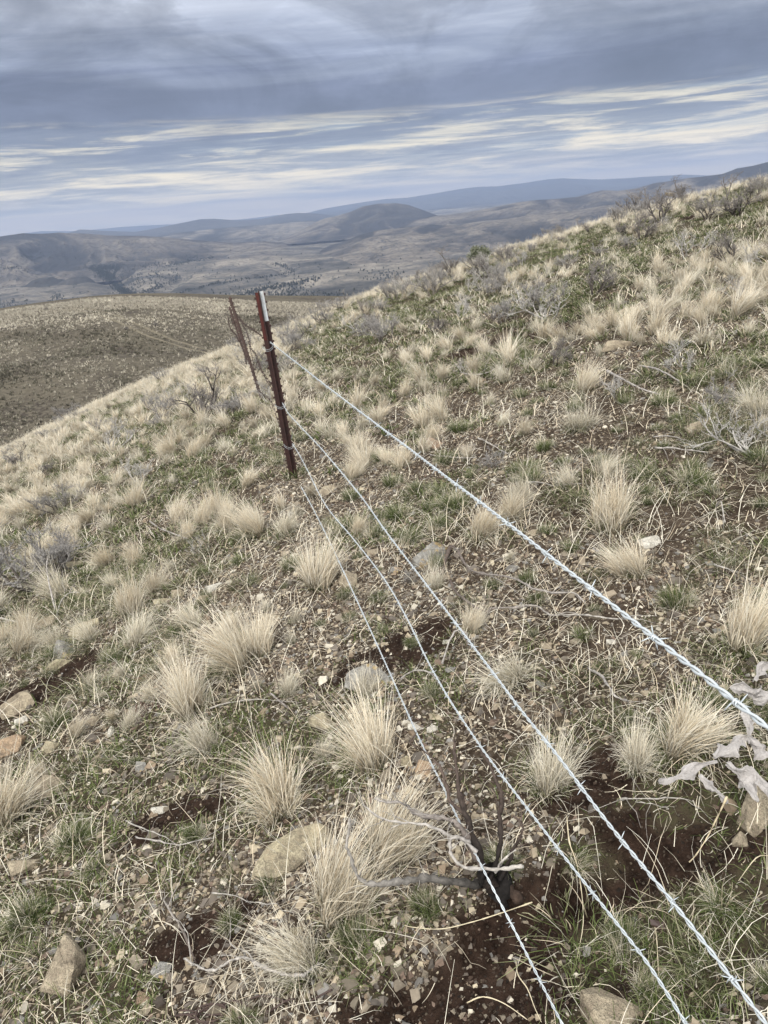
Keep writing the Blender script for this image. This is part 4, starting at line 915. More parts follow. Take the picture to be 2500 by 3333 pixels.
# old rusty wires between the posts
D2 = (f2 - np.array([0, 0, CAMZ])) @ fwd; D3 = (f3 - np.array([0, 0, CAMZ])) @ fwd
def zpath(px, z0, z1):
    out_ = []
    for i, p in enumerate(px):
        k = i / (len(px) - 1); z = 1 / ((1 - k) / z0 + k / z1); d = fwd * F + rgt * (p[0] - 1250) + upv * (1666.5 - p[1]); P = d / F * z; P[2] += CAMZ; out_.append(P)
    return np.array(out_)
cr = lambda L: [(650 + a * 400 / 1264, 900 + b * 700 / 2212) for a, b in L]
OLD = [(cr([(640, 615), (590, 575), (520, 530), (450, 480), (400, 420), (350, 350)]), ZA, D2, 'topmost rusty strand from the near post to the brown post behind'),
       (cr([(770, 1150), (700, 1060), (620, 930), (575, 800), (530, 740), (500, 620), (470, 540), (400, 410)]), ZA, D2, 'slack rusty strand looping up behind the near post'),
       (cr([(820, 1235), (780, 1190), (700, 1090), (640, 970), (600, 870), (565, 960), (540, 830), (500, 660)]), ZA, D2, 'second slack rusty strand, tangled behind the near post'),
       (cr([(930, 1700), (880, 1640), (850, 1580), (790, 1450), (740, 1290), (640, 1200), (590, 1140), (540, 960), (450, 740)]), ZA, D2, 'lower rusty strand from the third clip back to the brown post'),
       (cr([(940, 1900), (900, 1800), (860, 1680), (830, 1560)]), ZA, ZA * 1.05, 'short rusty strand hanging down the near post'),
       (cr([(390, 440), (360, 470), (340, 480), (315, 400)]), D2, D3, 'rusty strand between the two brown posts'),
       (cr([(430, 650), (400, 660), (370, 600), (310, 520), (290, 400)]), D2, D3 * 1.4, 'rusty strand leading away beyond the farthest post'),
       (cr([(480, 900), (470, 830), (430, 720), (385, 620), (320, 540)]), D2, D3 * 1.3, 'lowest rusty strand beyond the brown posts')]
for px, z0, z1, lb in OLD: barbed(zpath(px, z0, z1), lb, M_RUSTW, RBARBS, rw=0.0014, off=0.0014, bstep=0.12, thick=1.0, group='old rusty barbed wires')
# coil of old dark wire lying at the bottom
pc = h6(460, 2205); ac = Acc()
for q, (x0, y0, x1, y1) in enumerate(((370, 2205, 720, 2150), (390, 2190, 640, 2175), (300, 2208, 560, 2215))):
    L = []
    for s in np.linspace(0, 1, 30):
        p = h6(x0 + (x1 - x0) * s, y0 + (y1 - y0) * s + 8 * math.sin(s * 9 + q)); L.append(p + np.array([0, 0, 0.012 + 0.012 * math.sin(s * 14 + q)]))
    v, f = tube(np.array(L) - pc, 0.0022, 6); ac.add(v, f, (0.10, 0.085, 0.075))
th = np.linspace(0, 6.28 * 3, 60); v, f = tube(np.stack([0.035 * np.cos(th), 0.022 * np.sin(th), 0.02 + 0.01 * np.cos(th * 0.7)], -1), 0.0022, 6); ac.add(v, f, (0.10, 0.085, 0.075))
link('wire_coil', ac.mesh('wire_coil', M_RUSTW, True), None, pc, label='loose dark old wire curled on the gravel at the bottom edge', category='wire')

# ------------------------------------------------------------------ dead branches and shrubs
BW = (0.38, 0.355, 0.32); BG = (0.34, 0.315, 0.29); BK = (0.014, 0.012, 0.011); BB = (0.10, 0.075, 0.062)
def branch_geo(ac, P, r0_, r1_, c0, c1, k=6, m=4, jit=0.0):
    P = smooth_line(P, m); n = len(P); s = np.linspace(0, 1, n)
    P = P + jit * rng.normal(0, 1, P.shape)
    rad = (r0_ + (r1_ - r0_) * s) * (1 + 0.26 * rng.normal(0, 1, n)); v, f = tube(P, np.maximum(rad, 0.0004), k)
    cc = np.array(c0)[None] * (1 - s[:, None]) + np.array(c1)[None] * s[:, None]; cc = np.repeat(cc, k, 0); cc = np.concatenate([cc, cc[:1], cc[-1:]])
    ac.add(v, f, cc); return P
def twigs_on(ac, P, n, L, r, c, spread=0.9, lift=0.2):
    for _ in range(n):
        i = rng.integers(len(P) // 4, len(P)); d = rng.normal(0, 1, 3) * spread + np.array([0, 0, lift]); tdir = P[min(i + 1, len(P) - 1)] - P[i - 1]; tdir /= np.linalg.norm(tdir) + 1e-9
        d = d / np.linalg.norm(d) * 0.7 + tdir * 0.8; d /= np.linalg.norm(d); l = L * rng.uniform(0.3, 1)
        q = [P[i]]; 
        for _k in range(4): d = d + rng.normal(0, 0.22, 3); d /= np.linalg.norm(d); q.append(q[-1] + d * l / 4)
        v, f = tube(np.array(q), np.linspace(r, r * 0.3, 5), 4); ac.add(v, f, c)
# hero burnt sagebrush beside the lowest wire
b0 = h6(1065, 1945); Dh = (b0 - np.array([0, 0, CAMZ])) @ fwd
c7 = lambda L: [((1250 + a * 0.7535) / S6, (2200 + b * 0.7535) / S6) for a, b in L]
def lift(L, dz0, dz1):
    out_ = []
    for i, (x, y) in enumerate(L):
        k = i / (len(L) - 1); z = Dh + dz0 + (dz1 - dz0) * k; d = fwd * F + rgt * (x * S6 - 1250) + upv * (1666.5 - y * S6); P = d / F * z; P[2] += CAMZ
        P[2] = max(P[2], float(G(P[0], P[1])) + 0.006); out_.append(P - b0)
    return np.array(out_)
HB = bpy.data.objects.new('sagebrush', None); COL.objects.link(HB); HB.location = b0; HB['label'] = 'burnt dead sagebrush with black base and bleached branches, crossed by the lowest wire'; HB['category'] = 'shrub'
ac = Acc(); Pt = branch_geo(ac, lift(c7([(590, 1040), (540, 980), (480, 920), (450, 880), (440, 850)]), 0.02, 0), 0.009, 0.026, (0.06, 0.04, 0.03), BK, 8, 5, 0.003)
branch_geo(ac, lift(c7([(500, 985), (520, 900), (510, 840)]), 0.0, 0.03), 0.024, 0.016, BK, BK, 8, 5, 0.002); link('trunk', ac.mesh('trunk', WOOD, True), HB)
HBR = [([(430, 890), (390, 905), (340, 893), (270, 885), (200, 876), (130, 880), (80, 888), (0, 898), (-60, 900), (-110, 870), (-135, 800), (-160, 740), (-150, 660), (-145, 620)], 0, -0.10, 0.0115, 0.003, BK, BW, 5),
       ([(600, 822), (540, 832), (460, 836), (360, 830), (310, 800), (285, 750), (290, 705), (330, 700), (370, 720)], -0.05, -0.02, 0.0045, 0.004, BW, BG, 3),
       ([(440, 850), (400, 780), (370, 725), (330, 650), (270, 615), (200, 610), (130, 590), (70, 545), (10, 548), (-40, 530)], 0, 0.12, 0.010, 0.0025, BB, BG, 10),
       ([(400, 760), (340, 705), (280, 690), (200, 648), (110, 635), (0, 618), (-90, 560)], 0, 0.05, 0.0055, 0.0025, BG, BW, 8),
       ([(440, 850), (400, 740), (360, 620), (330, 520), (315, 430), (305, 340), (300, 280)], 0, 0.10, 0.011, 0.003, BK, BB, 10),
       ([(350, 600), (290, 540), (270, 470), (240, 390), (190, 340), (110, 290)], 0.06, 0.14, 0.0055, 0.002, BB, BB, 8),
       ([(480, 830), (500, 740), (505, 660), (500, 590), (510, 520), (480, 440), (440, 350), (405, 290)], 0, 0.06, 0.008, 0.003, BK, BB, 6),
       ([(500, 880), (540, 800), (560, 740), (600, 660), (560, 600)], 0, 0.02, 0.006, 0.002, BK, BB, 4),
       ([(480, 850), (510, 800), (570, 750)], 0, -0.02, 0.004, 0.002, BG, BW, 2)]
for L, d0, d1, ra, rb, ca, cb, nt in HBR:
    ac = Acc(); P = branch_geo(ac, lift(c7(L), d0, d1), ra * 1.0, rb * 0.8, ca, cb, 7, 4, 0.0012); twigs_on(ac, P, nt, 0.09, 0.0016, cb); link('branch', ac.mesh('branch', WOOD, True), HB)

# branches lying on the ground
c5 = lambda L: [((1250 + a * 0.7535) / S6, (1200 + b * 0.7535) / S6) for a, b in L]
cc6 = lambda L: [((a * 0.7535) / S6, (2200 + b * 0.7535) / S6) for a, b in L]
c4 = lambda L: [((a * 0.7535) / S6, (1200 + b * 0.7535) / S6) for a, b in L]
LY = [(c5([(255, 905), (290, 800), (330, 850), (370, 920), (450, 950), (560, 970), (640, 1010), (750, 1025), (820, 1010), (870, 1040)]), 0.008, BB, BG, 0.06, 'long grey branch lying on the slope below the lichen boulder'),
      (c5([(285, 930), (310, 985), (350, 1030), (430, 1090), (480, 1080), (560, 1080), (660, 1070), (720, 1110), (820, 1100), (900, 1100), (1010, 1105)]), 0.008, BB, BW, 0.04, 'pale crooked branch lying just below the long grey one'),
      (cc6([(1380, 1270), (1340, 1320), (1310, 1350), (1230, 1350), (1140, 1320), (1080, 1290), (1010, 1300), (960, 1330), (900, 1325), (850, 1290), (800, 1250)]), 0.009, BG, BW, 0.05, 'bent grey branch lying at the bottom under drooping straw'),
      (cc6([(1110, 1290), (1085, 1230), (1010, 1200), (1000, 1150), (1003, 1090)]), 0.0035, BW, BG, 0.02, 'thin side stick rising from the bent grey branch'),
      (cc6([(850, 1260), (800, 1140), (760, 1080), (720, 1010), (718, 980)]), 0.006, BB, BW, 0.03, 'short forked stick on gravel at the lower centre left'),
      (cc6([(545, 640), (590, 670), (640, 692), (700, 712), (780, 748)]), 0.004, BW, BW, 0.02, 'bleached twig on gravel left of the cracked slab'),
      (cc6([(590, 710), (680, 735), (760, 760), (850, 740), (940, 712)]), 0.004, BG, BG, 0.02, 'thin grey twig curving below the bleached twig'),
      (cc6([(920, 955), (1000, 975), (1100, 1010), (1200, 1000)]), 0.0035, BW, BW, 0.02, 'pale stick below the cracked slab'),
      (cc6([(910, 148), (1010, 128), (1110, 118), (1230, 120)]), 0.005, BW, BW, 0.01, 'straight bleached stick right of the green skirted clump'),
      (cc6([(1170, 85), (1240, 150), (1300, 190)]), 0.006, BG, BB, 0.01, 'short grey stick beside the straight bleached one'),
      (c4([(0, 1085), (60, 1105), (110, 1130), (135, 1165)]), 0.009, BW, BW, 0.02, 'thick bleached stick among the stones at left'),
      (c4([(250, 1080), (270, 1040), (310, 1000), (370, 985)]), 0.008, BW, BW, 0.05, 'bleached forked stick rising from the long tan stone'),
      (c4([(250, 1080), (240, 1020), (245, 940), (230, 880)]), 0.006, BW, BG, 0.25, 'upright bleached stick beside the grey shrub at left'),
      (c4([(570, 1250), (620, 1220), (670, 1190)]), 0.005, BW, BW, 0.01, 'pale stick lying uphill of the straw line'),
      (c4([(340, 690), (420, 680), (470, 695)]), 0.008, BG, BB, 0.02, 'grey stick on the left slope'),
      (c4([(650, 670), (700, 720), (760, 745), (810, 750)]), 0.007, BG, BG, 0.05, 'grey twiggy stick right of the green tuft on the left slope'),
      (c5([(960, 20), (1000, 60), (1060, 100), (1120, 125), (1190, 128)]), 0.010, BG, BG, 0.05, 'arched grey branch above the golden clumps on the right slope'),
      (c5([(1100, 0), (1170, 40), (1220, 65), (1280, 75)]), 0.010, BG, BG, 0.06, 'grey branch near the top of the arched one'),
      (c5([(200, 380), (260, 395), (330, 402), (400, 395)]), 0.006, BG, BW, 0.02, 'grey stick right of the small brown stone'),
      (c5([(405, 310), (430, 330), (460, 350), (500, 372), (540, 380)]), 0.007, BW, BW, 0.03, 'bleached stick above the top wire'),
      (c5([(620, 500), (680, 515), (740, 522)]), 0.006, BW, BG, 0.02, 'bleached stick below the broad pale bunchgrass'),
      (c5([(1165, 305), (1240, 315), (1320, 325)]), 0.006, BG, BG, 0.02, 'grey stick below the small square tan rock'),
      (c5([(1170, 355), (1220, 372), (1300, 380), (1400, 378)]), 0.007, BW, BG, 0.03, 'long pale stick on the green patch at right'),
      (c5([(1425, 860), (1450, 885), (1510, 890)]), 0.006, BW, BW, 0.02, 'little pale stick near the tall straw at the right edge'),
      (c5([(250, 1310), (300, 1250), (340, 1230), (375, 1215)]), 0.007, BG, BG, 0.10, 'grey forked stick crossing the second wire'),
      (c7([(75, 35), (130, 42), (190, 45), (240, 38)]), 0.006, BG, BG, 0.06, 'grey stick crossing the third wire'),
      (c7([(1050, 545), (1020, 555), (1180, 553), (1300, 545)]), 0.005, BW, BW, 0.01, 'pale stick under the curled dead leaves'),
      (c7([(1230, 590), (1150, 590), (1080, 560)]), 0.003, BW, BW, 0.02, 'thin straw coloured stick left of the hanging leaf'),
      (c7([(880, 0), (940, 80), (960, 140), (1000, 200), (1040, 190), (1060, 160)]), 0.006, BG, BG, 0.08, 'curling grey stick between the top wires'),
      (c5([(1430, 620), (1450, 640), (1470, 690)]), 0.005, BG, BW, 0.06, 'small upright stick left of the tall right clump'),
      (c5([(300, 15), (360, 45), (430, 45), (480, 10)]), 0.009, BG, BW, 0.04, 'curved grey stick above the middle of the top wire')]
for L, r_, ca, cb, hz, lb in LY:
    P = np.array([h6(x, y) for x, y in L]); P = P + np.stack([0 * P[:, 0], 0 * P[:, 0], 0.008 + hz * np.sin(np.linspace(0.25, math.pi * 0.9, len(P)))], -1); o0 = P[0].copy(); dd = np.linalg.norm(o0)
    rf = r_ * min(1.0, 0.55 + dd * 0.12) * 0.8
    root = link('dead_branch', None, None, o0) if False else None
    ac = Acc(); Q = branch_geo(ac, P - o0, rf, rf * 0.45, ca, cb, 7, 4, 0.0012)
    o = link('dead_branch', ac.mesh('dead_branch', WOOD, True), None, o0, label=lb, category='branch', group='dead branches on the ground')
    for _q in range(4): ac = Acc(); twigs_on(ac, Q, 1, 0.14 + 0.02 * dd, rf * 0.35, cb); link('twig', ac.mesh('twig', WOOD, True), o)

# shrub prototypes
def shrub(seed, h=1.0, stems=6, dens=1.0, base=BB, tip=BG, splay=0.8):
    global rng
    keep_ = rng; rng = np.random.default_rng(seed); A1 = Acc(); A2 = Acc()
    def grow(p, d, L, r, lvl, c0):
        n = 5; q = [p]; dd = d.copy()
        for _ in range(n):
            dd = dd + rng.normal(0, 0.20, 3) + np.array([0, 0, 0.05]); dd /= np.linalg.norm(dd); q.append(q[-1] + dd * L / n)
        q = np.array(q); s = np.linspace(0, 1, len(q)); v, f = tube(q, r * (1 - 0.55 * s), 5 if lvl < 2 else 3); k = min(1, lvl / 2.5)
        c = np.array(base) * (1 - k) + np.array(tip) * k; c2 = np.array(base) * (1 - min(1, k + .3)) + np.array(tip) * min(1, k + .3)
        (A1 if lvl < 2 else A2).add(v, f, c * rng.uniform(.85, 1.1))
        if lvl < 4:
            for _ in range(int(rng.integers(3, 5) + (dens > 1) * (lvl >= 2)) if lvl < 3 else 3):
                i = rng.integers(2, len(q)); sd2 = rng.normal(0, 1, 3); sd2[2] = abs(sd2[2]) * 0.3; nd = dd * 0.9 + sd2 * 0.55; nd /= np.linalg.norm(nd)
                grow(q[i], nd, L * rng.uniform(0.40, 0.72), r * 0.62, lvl + 1, c2)
    for _ in range(stems):
        a = rng.uniform(0, 6.28); t = rng.uniform(0.15, splay); grow(np.array([0.03 * math.cos(a), 0.03 * math.sin(a), -0.03]), np.array([math.cos(a) * math.sin(t), math.sin(a) * math.sin(t), math.cos(t)]), h * rng.uniform(0.30, 0.46), 0.016, 0, base)
    rng = keep_; return A1.mesh('stem', WOOD, True), A2.mesh('twigs', WOOD, True)
SHB = {'dark': [shrub(10 + i, stems=6, base=(0.06, 0.05, 0.045), tip=(0.24, 0.22, 0.205), splay=0.8) for i in range(3)],
       'grey': [shrub(20 + i, stems=6, base=(0.16, 0.14, 0.12), tip=(0.33, 0.315, 0.30), splay=1.0, dens=1.5) for i in range(3)],
       'pale': [shrub(30 + i, stems=3, base=(0.42, 0.40, 0.37), tip=(0.48, 0.46, 0.43), splay=1.2) for i in range(3)]}
LEAFY = m_attr('sage_leaf', 0.9, 30, 0.8, 1.2)
HS = [(440, 905, 95, 'dark', 'dark dead sagebrush standing on the left slope beside the posts'),
 (80, 1270, 130, 'grey', 'grey twiggy dead shrub at the left edge, above the stones'),
 (120, 1240, 90, 'grey', 'smaller grey shrub touching the right of the one at the left edge'),
 (345, 905, 50, 'grey', 'faint grey shrub on the pale rim, left of the dark sagebrush'),
 (250, 975, 60, 'pale', 'bleached bare stems standing among straw on the pale rim'),
 (375, 870, 45, 'pale', 'thin bleached stems uphill on the pale rim'),
 (45, 1010, 40, 'dark', 'dark burnt stub near the left edge on the pale rim'),
 (100, 1025, 25, 'dark', 'low burnt stub right of the dark stub at left'),
 (1640, 985, 110, 'pale', 'bleached bare shrub reaching in at the right edge'),
 (1590, 470, 80, 'dark', 'tallest bare shrub on the skyline at right'),
 (1425, 480, 75, 'dark', 'dark bare shrub on the skyline, left of the tallest one'),
 (1360, 465, 50, 'dark', 'wide dark shrub on the skyline left of the dark bare one'),
 (1470, 425, 40, 'dark', 'small dark shrub on the skyline between two taller ones'),
 (1530, 455, 45, 'grey', 'greyish shrub left of the tallest skyline shrub'),
 (1330, 480, 40, 'grey', 'grey shrub on the skyline above pale grass'),
 (1255, 497, 25, 'dark', 'small dark skyline shrub left of the grey one'),
 (1620, 440, 45, 'dark', 'dark shrub on the skyline near the right edge'),
 (1210, 510, 18, 'dark', 'tiny dark shrub on the middle skyline'),
 (975, 590, 55, 'dark', 'reddish dark bushy shrub at the lower skyline'),
 (1095, 565, 30, 'dark', 'bare shrub right of the green sagebrush'),
 (1150, 545, 25, 'grey', 'grey skyline shrub left of the small dark ones'),
 (935, 640, 50, 'grey', 'dense grey shrub below the reddish one'),
 (1060, 640, 50, 'grey', 'grey shrub among straw below the green sagebrush'),
 (1090, 700, 50, 'grey', 'low grey shrub in the middle of the right slope'),
 (1175, 670, 60, 'grey', 'wide grey shrub uphill in the middle of the right slope'),
 (1220, 580, 50, 'grey', 'wide grey shrub below the skyline in the middle'),
 (1580, 570, 70, 'dark', 'dark twisted bare shrub near the right edge below the skyline'),
 (1480, 560, 60, 'pale', 'white bleached stems right of the grey shrubs'),
 (1595, 650, 45, 'pale', 'bleached tangle below the dark twisted shrub'),
 (830, 740, 60, 'grey', 'grey shrub behind the top wire above the straw'),
 (940, 720, 45, 'dark', 'dark twiggy shrub uphill from the post'),
 (735, 670, 35, 'grey', 'grey shrub where the knoll meets the slope'),
 (860, 650, 40, 'grey', 'faint grey shrub left of the dense grey shrub'),
 (640, 740, 45, 'grey', 'pale grey shrub just right of the post top'),
 (700, 700, 40, 'grey', 'grey shrub uphill of the one beside the post'),
 (790, 680, 30, 'dark', 'small dark shrub on the rim right of the knoll'),
 (1000, 810, 40, 'pale', 'bleached stems lying low in mid slope'),
 (1470, 810, 70, 'pale', 'bleached crooked shrub right of the flat slab'),
 (1200, 790, 50, 'dark', 'thin dark stems uphill of the golden clump'),
 (1330, 860, 50, 'pale', 'pale fallen shrub below the flat slab'),
 (1560, 880, 60, 'grey', 'grey shrub above the small square tan rock'),
 (590, 800, 40, 'dark', 'thin dark shrub directly behind the near post'),
 (530, 760, 35, 'grey', 'small grey shrub left of the brown posts'),
 (20, 985, 20, 'grey', 'tiny grey shrub at the very left edge of the rim'),
 (150, 905, 30, 'grey', 'spiky grey shrub on the far left rim'),
 (880, 1260, 25, 'grey', 'small grey twiggy shrub left of the lichen boulder'),
 (1060, 1010, 45, 'grey', 'thin grey stems right of the brown bunchgrass'),
 (430, 1200, 40, 'pale', 'bleached twiggy stems in the left slope gravel')]
for n_, (x, y, hp, kd, lb) in enumerate(HS):
    p = h6(x, y); d = np.linalg.norm(p - np.array([0, 0, CAMZ])); h = hp * d * S6 / F * (1.25 if 'skyline' in lb else 1.65)
    st, tw = SHB[kd][n_ % 3]; root = bpy.data.objects.new('dead_shrub', None); COL.objects.link(root); root.location = p; root.scale = (h * 1.15, h * 1.15, h); root.rotation_euler = (0, 0, random.uniform(0, 6.28)); root.empty_display_size = 0.1
    root['label'] = lb; root['category'] = 'shrub'; root['group'] = 'dead shrubs on the hillside'
    link('stem', st, root); link('twigs', tw, root)
# extra small grey shrubs between (scattered)
x, y = sector(120, 8, 31, -8, 32)
for i in range(len(x)):
    kd = random.choice(['grey', 'grey', 'dark', 'pale']); st, tw = SHB[kd][i % 3]; z = float(G(x[i], y[i])); h = random.uniform(0.3, 0.65)
    root = bpy.data.objects.new('dead_shrub', None); COL.objects.link(root); root.location = (x[i], y[i], z); root.scale = (h * 1.2, h * 1.2, h); root.rotation_euler = (0, 0, random.uniform(0, 6.28)); root.empty_display_size = 0.1
    root['label'] = {'grey': 'small grey', 'dark': 'small dark', 'pale': 'small bleached'}[kd] + ' leafless shrub scattered on the upper right slope'; root['category'] = 'shrub'; root['group'] = {'grey': 'small grey', 'dark': 'small dark', 'pale': 'small bleached'}[kd] + ' shrubs on the upper right slope'
    link('stem', st, root); link('twigs', tw, root)
x, y = sector(22, 7, 24, -27, -6)
for i in range(len(x)):
    kd = random.choice(['grey', 'grey', 'pale']); st, tw = SHB[kd][i % 3]; z = float(G(x[i], y[i])); h = random.uniform(0.28, 0.5); wd_ = {'grey': 'small grey', 'pale': 'small bleached'}[kd]
    root = bpy.data.objects.new('dead_shrub', None); COL.objects.link(root); root.location = (x[i], y[i], z); root.scale = (h * 1.3, h * 1.3, h); root.rotation_euler = (0, 0, random.uniform(0, 6.28)); root.empty_display_size = 0.1
    root['label'] = wd_ + ' leafless shrub among straw on the left slope'; root['category'] = 'shrub'; root['group'] = wd_ + ' shrubs on the left slope'
    link('stem', st, root); link('twigs', tw, root)
# the one live sagebrush on the skyline, grey green leaves
p = h6(1035, 580); d = np.linalg.norm(p); h = 48 * d * S6 / F * 1.2
root = bpy.data.objects.new('sagebrush', None); COL.objects.link(root); root.location = p; root['label'] = 'only leafy grey green sagebrush, on the lower skyline right of the reddish dark shrub'; root['category'] = 'shrub'
st, tw = SHB['dark'][1]; o = link('stem', st, root); o.scale = (h * 1.1, h * 1.1, h * 0.8)
n = 2600; u = rng.normal(0, 1, (n, 3)); u /= np.linalg.norm(u, axis=1)[:, None]; cl = rng.normal(0, 1, (22, 3)); cl /= np.linalg.norm(cl, axis=1)[:, None]; cl[:, 2] = abs(cl[:, 2]) * 0.7
cp = cl[rng.integers(0, 22, n)] * 0.34 * h + u * rng.uniform(0.02, 0.17, n)[:, None] * h + np.array([0, 0, 0.42 * h]); ax_ = rng.normal(0, 1, (n, 3)); ax_ /= np.linalg.norm(ax_, axis=1)[:, None]; bx_ = np.cross(ax_, rng.normal(0, 1, (n, 3))); bx_ /= np.linalg.norm(bx_, axis=1)[:, None]
L_ = 0.028 * h / 0.8; V = np.stack([cp - ax_ * L_, cp + bx_ * L_ * .35, cp + ax_ * L_, cp - bx_ * L_ * .35], 1).reshape(-1, 3)
cols = np.array([(0.15, 0.16, 0.11), (0.22, 0.23, 0.17), (0.10, 0.11, 0.07)])[rng.integers(0, 3, n)]
link('leaves', mesh_np('leaves', V, np.arange(n * 4).reshape(-1, 4), LEAFY, np.repeat(cols, 4, 0)), root)

# ------------------------------------------------------------------ curled dead leaves at the right
mm, T = mat('dead_leaf'); o_ = obc(T); n1 = T.noise(o_, 45, 5, 0.6); n2 = T.noise(o_, 260, 3)
vn = T.n('ShaderNodeTexVoronoi', {'Vector': o_, 'Scale': 90.0}, feature='DISTANCE_TO_EDGE').outputs['Distance']
finish(T, T.mix(T.ramp(vn, [(0.0, 0.5), (0.08, 0.0)]), T.mix(n1, (0.22, 0.205, 0.195), (0.54, 0.515, 0.495)), (0.30, 0.27, 0.25)), 0.8, T.math('ADD', vn, T.math('MULTIPLY', n2, 0.3)), 0.6, 0.004, 0.3, 0, 0.15); M_LEAF = mm
LF = [([(1187, 456), (1240, 445), (1300, 425), (1370, 390), (1440, 370)], 42, .03, 'long rolled grey dead leaf pointing left, lowest left of its cluster'),
      ([(1368, 425), (1400, 465), (1440, 500), (1482, 550)], 48, .02, 'short curled dead leaf hanging beside the dry stalk'),
      ([(1482, 375), (1530, 420), (1580, 470), (1612, 540)], 80, .03, 'widest drooping dead leaf in the middle of the cluster'),
      ([(1425, 350), (1480, 310), (1520, 290), (1570, 265)], 70, .07, 'crumpled dead leaf above the rolled one'),
      ([(1555, 120), (1570, 180), (1580, 230), (1575, 290)], 46, .09, 'narrow upright dead leaf joining the upper and lower leaves'),
      ([(1495, 50), (1560, 60), (1620, 90), (1680, 70)], 90, .10, 'broad ragged dead leaf at the top touching the wire'),
      ([(1560, 258), (1600, 300), (1640, 330), (1690, 340)], 60, .07, 'dead leaf reaching the right edge at mid cluster'),
      ([(1560, 400), (1620, 440), (1660, 500), (1690, 580)], 50, .04, 'outer dead leaf drooping at the right edge over the tan rock'),
      ([(1600, 20), (1640, -30), (1690, -60)], 70, .12, 'topmost dead leaf at the right edge')]
for n_, (L, wd, hz, lb) in enumerate(LF):
    b = c7(L); g0 = h6(*c7([(1500, 560)])[0]); Dl = (g0 - np.array([0, 0, CAMZ])) @ fwd * (0.90)
    P = []
    for (xx, yy) in b:
        d = fwd * F + rgt * (xx * S6 - 1250) + upv * (1666.5 - yy * S6); q = d / F * (Dl * (1 + 0.55 * max(0, 560 - (yy * S6 - 2200) / 0.7535) / 1500)); q[2] += CAMZ; q[2] = max(q[2], float(G(q[0], q[1])) + 0.012); P.append(q)
    P = smooth_line(np.array(P), 12); n = len(P); Tn, u, v = frames(P); W_ = wd * 0.7535 / F * Dl * 0.62; m_ = 21; vs_ = []
    vd = -(P - np.array([0, 0, CAMZ])); vd /= np.linalg.norm(vd, axis=1)[:, None]; sd3 = np.cross(Tn, vd); sd3 /= np.linalg.norm(sd3, axis=1)[:, None]; nd3 = np.cross(sd3, Tn)
    o0 = P[n // 2]
    for i in range(n):
        s = i / (n - 1); tw = 1.1 * math.sin(s * 5.0 + n_ * 1.7); sA = sd3[i] * math.cos(tw) + nd3[i] * math.sin(tw); nA = nd3[i] * math.cos(tw) - sd3[i] * math.sin(tw); ww = W_ * (math.sin(math.pi * (0.06 + 0.90 * s)) ** 0.9) * (1 + 0.3 * math.sin(s * 13 + n_)); cu = 0.65 + 0.35 * math.sin(n_ * 2 + s * 4)
        for j in range(m_):
            t_ = (j / (m_ - 1) - 0.5) * 2; an = t_ * cu
            off = sA * ww * math.sin(an) / max(math.sin(min(cu, 1.5)), .5) + nA * ww * (math.cos(an) - 1) * 0.8 + nA * 0.0025 * math.sin(9 * s + 5 * t_ + n_) 
            vs_.append(P[i] - o0 + off + nA * ww * (0.45 * (float(ridged(s * 6 + n_ * 3, t_ * 2.2 + n_ + s * 4, 9, 3)) - 0.6)) + sA * ww * (0.30 * abs(t_) ** 3 * np.sign(t_) * float(fbm(s * 16 + n_, t_ * 2, 3, 19))) + rng.normal(0, 0.0002, 3))
    me = mesh_np('dead_leaf', np.array(vs_), grid_faces(n, m_), M_LEAF, None, False); o = link('dead_leaf', me, None, o0, label=lb, category='dead leaf', group='curled grey dead leaves')
    md = o.modifiers.new('thickness', 'SOLIDIFY'); md.thickness = 0.0008
# dry stalk hanging from the leaves
st = c7([(1482, 520), (1450, 590), (1400, 690), (1350, 770), (1318, 805)]); P = []
for i, (xx, yy) in enumerate(st):
    d = fwd * F + rgt * (xx * S6 - 1250) + upv * (1666.5 - yy * S6); q = d / F * Dl; q[2] += CAMZ; q[2] = max(q[2], float(G(q[0], q[1])) + 0.01); P.append(q)
ac = Acc(); branch_geo(ac, np.array(P) - P[0], 0.0018, 0.0012, (0.5, 0.42, 0.28), (0.5, 0.42, 0.28), 5); link('dry_stalk', ac.mesh('dry_stalk', WOOD, True), None, P[0], label='long straw coloured stalk slanting down from the curled leaves', category='stalk')
# long loose straws arching over the soil
AR = [([(640, 990), (500, 1060), (380, 1110), (250, 1140), (130, 1120), (90, 1090)], 'long curved straw arching over the dark bare soil'),
      ([(570, 1240), (580, 1330), (620, 1400), (650, 1470), (680, 1510)], 'pale straw bending down along the lowest wire at the bottom'),
      ([(790, 620), (800, 750), (830, 850), (850, 960), (860, 1100), (830, 1250)], 'long straw hanging from the second wire'),
      ([(360, 1424), (430, 1430), (520, 1460), (620, 1500)], 'pale stiff stalk on dark soil at the bottom'),
      ([(1660, 790), (1600, 840), (1530, 900)], 'straight straw at the right edge over gravel'),
      ([(1170, 1100), (1175, 1200), (1185, 1310)], 'short upright straw between the right wires')]
for L, lb in AR:
    P = np.array([h6(x, y) for x, y in c7(L)]); P[:, 2] += 0.006 + 0.03 * np.sin(np.linspace(0.1, 3, len(P))); ac = Acc(); branch_geo(ac, P - P[0], 0.0016, 0.0007, (0.6, 0.52, 0.36), (0.62, 0.55, 0.40), 5)
    link('straw_stalk', ac.mesh('straw_stalk', BLADE, True), None, P[0], label=lb, category='stalk')
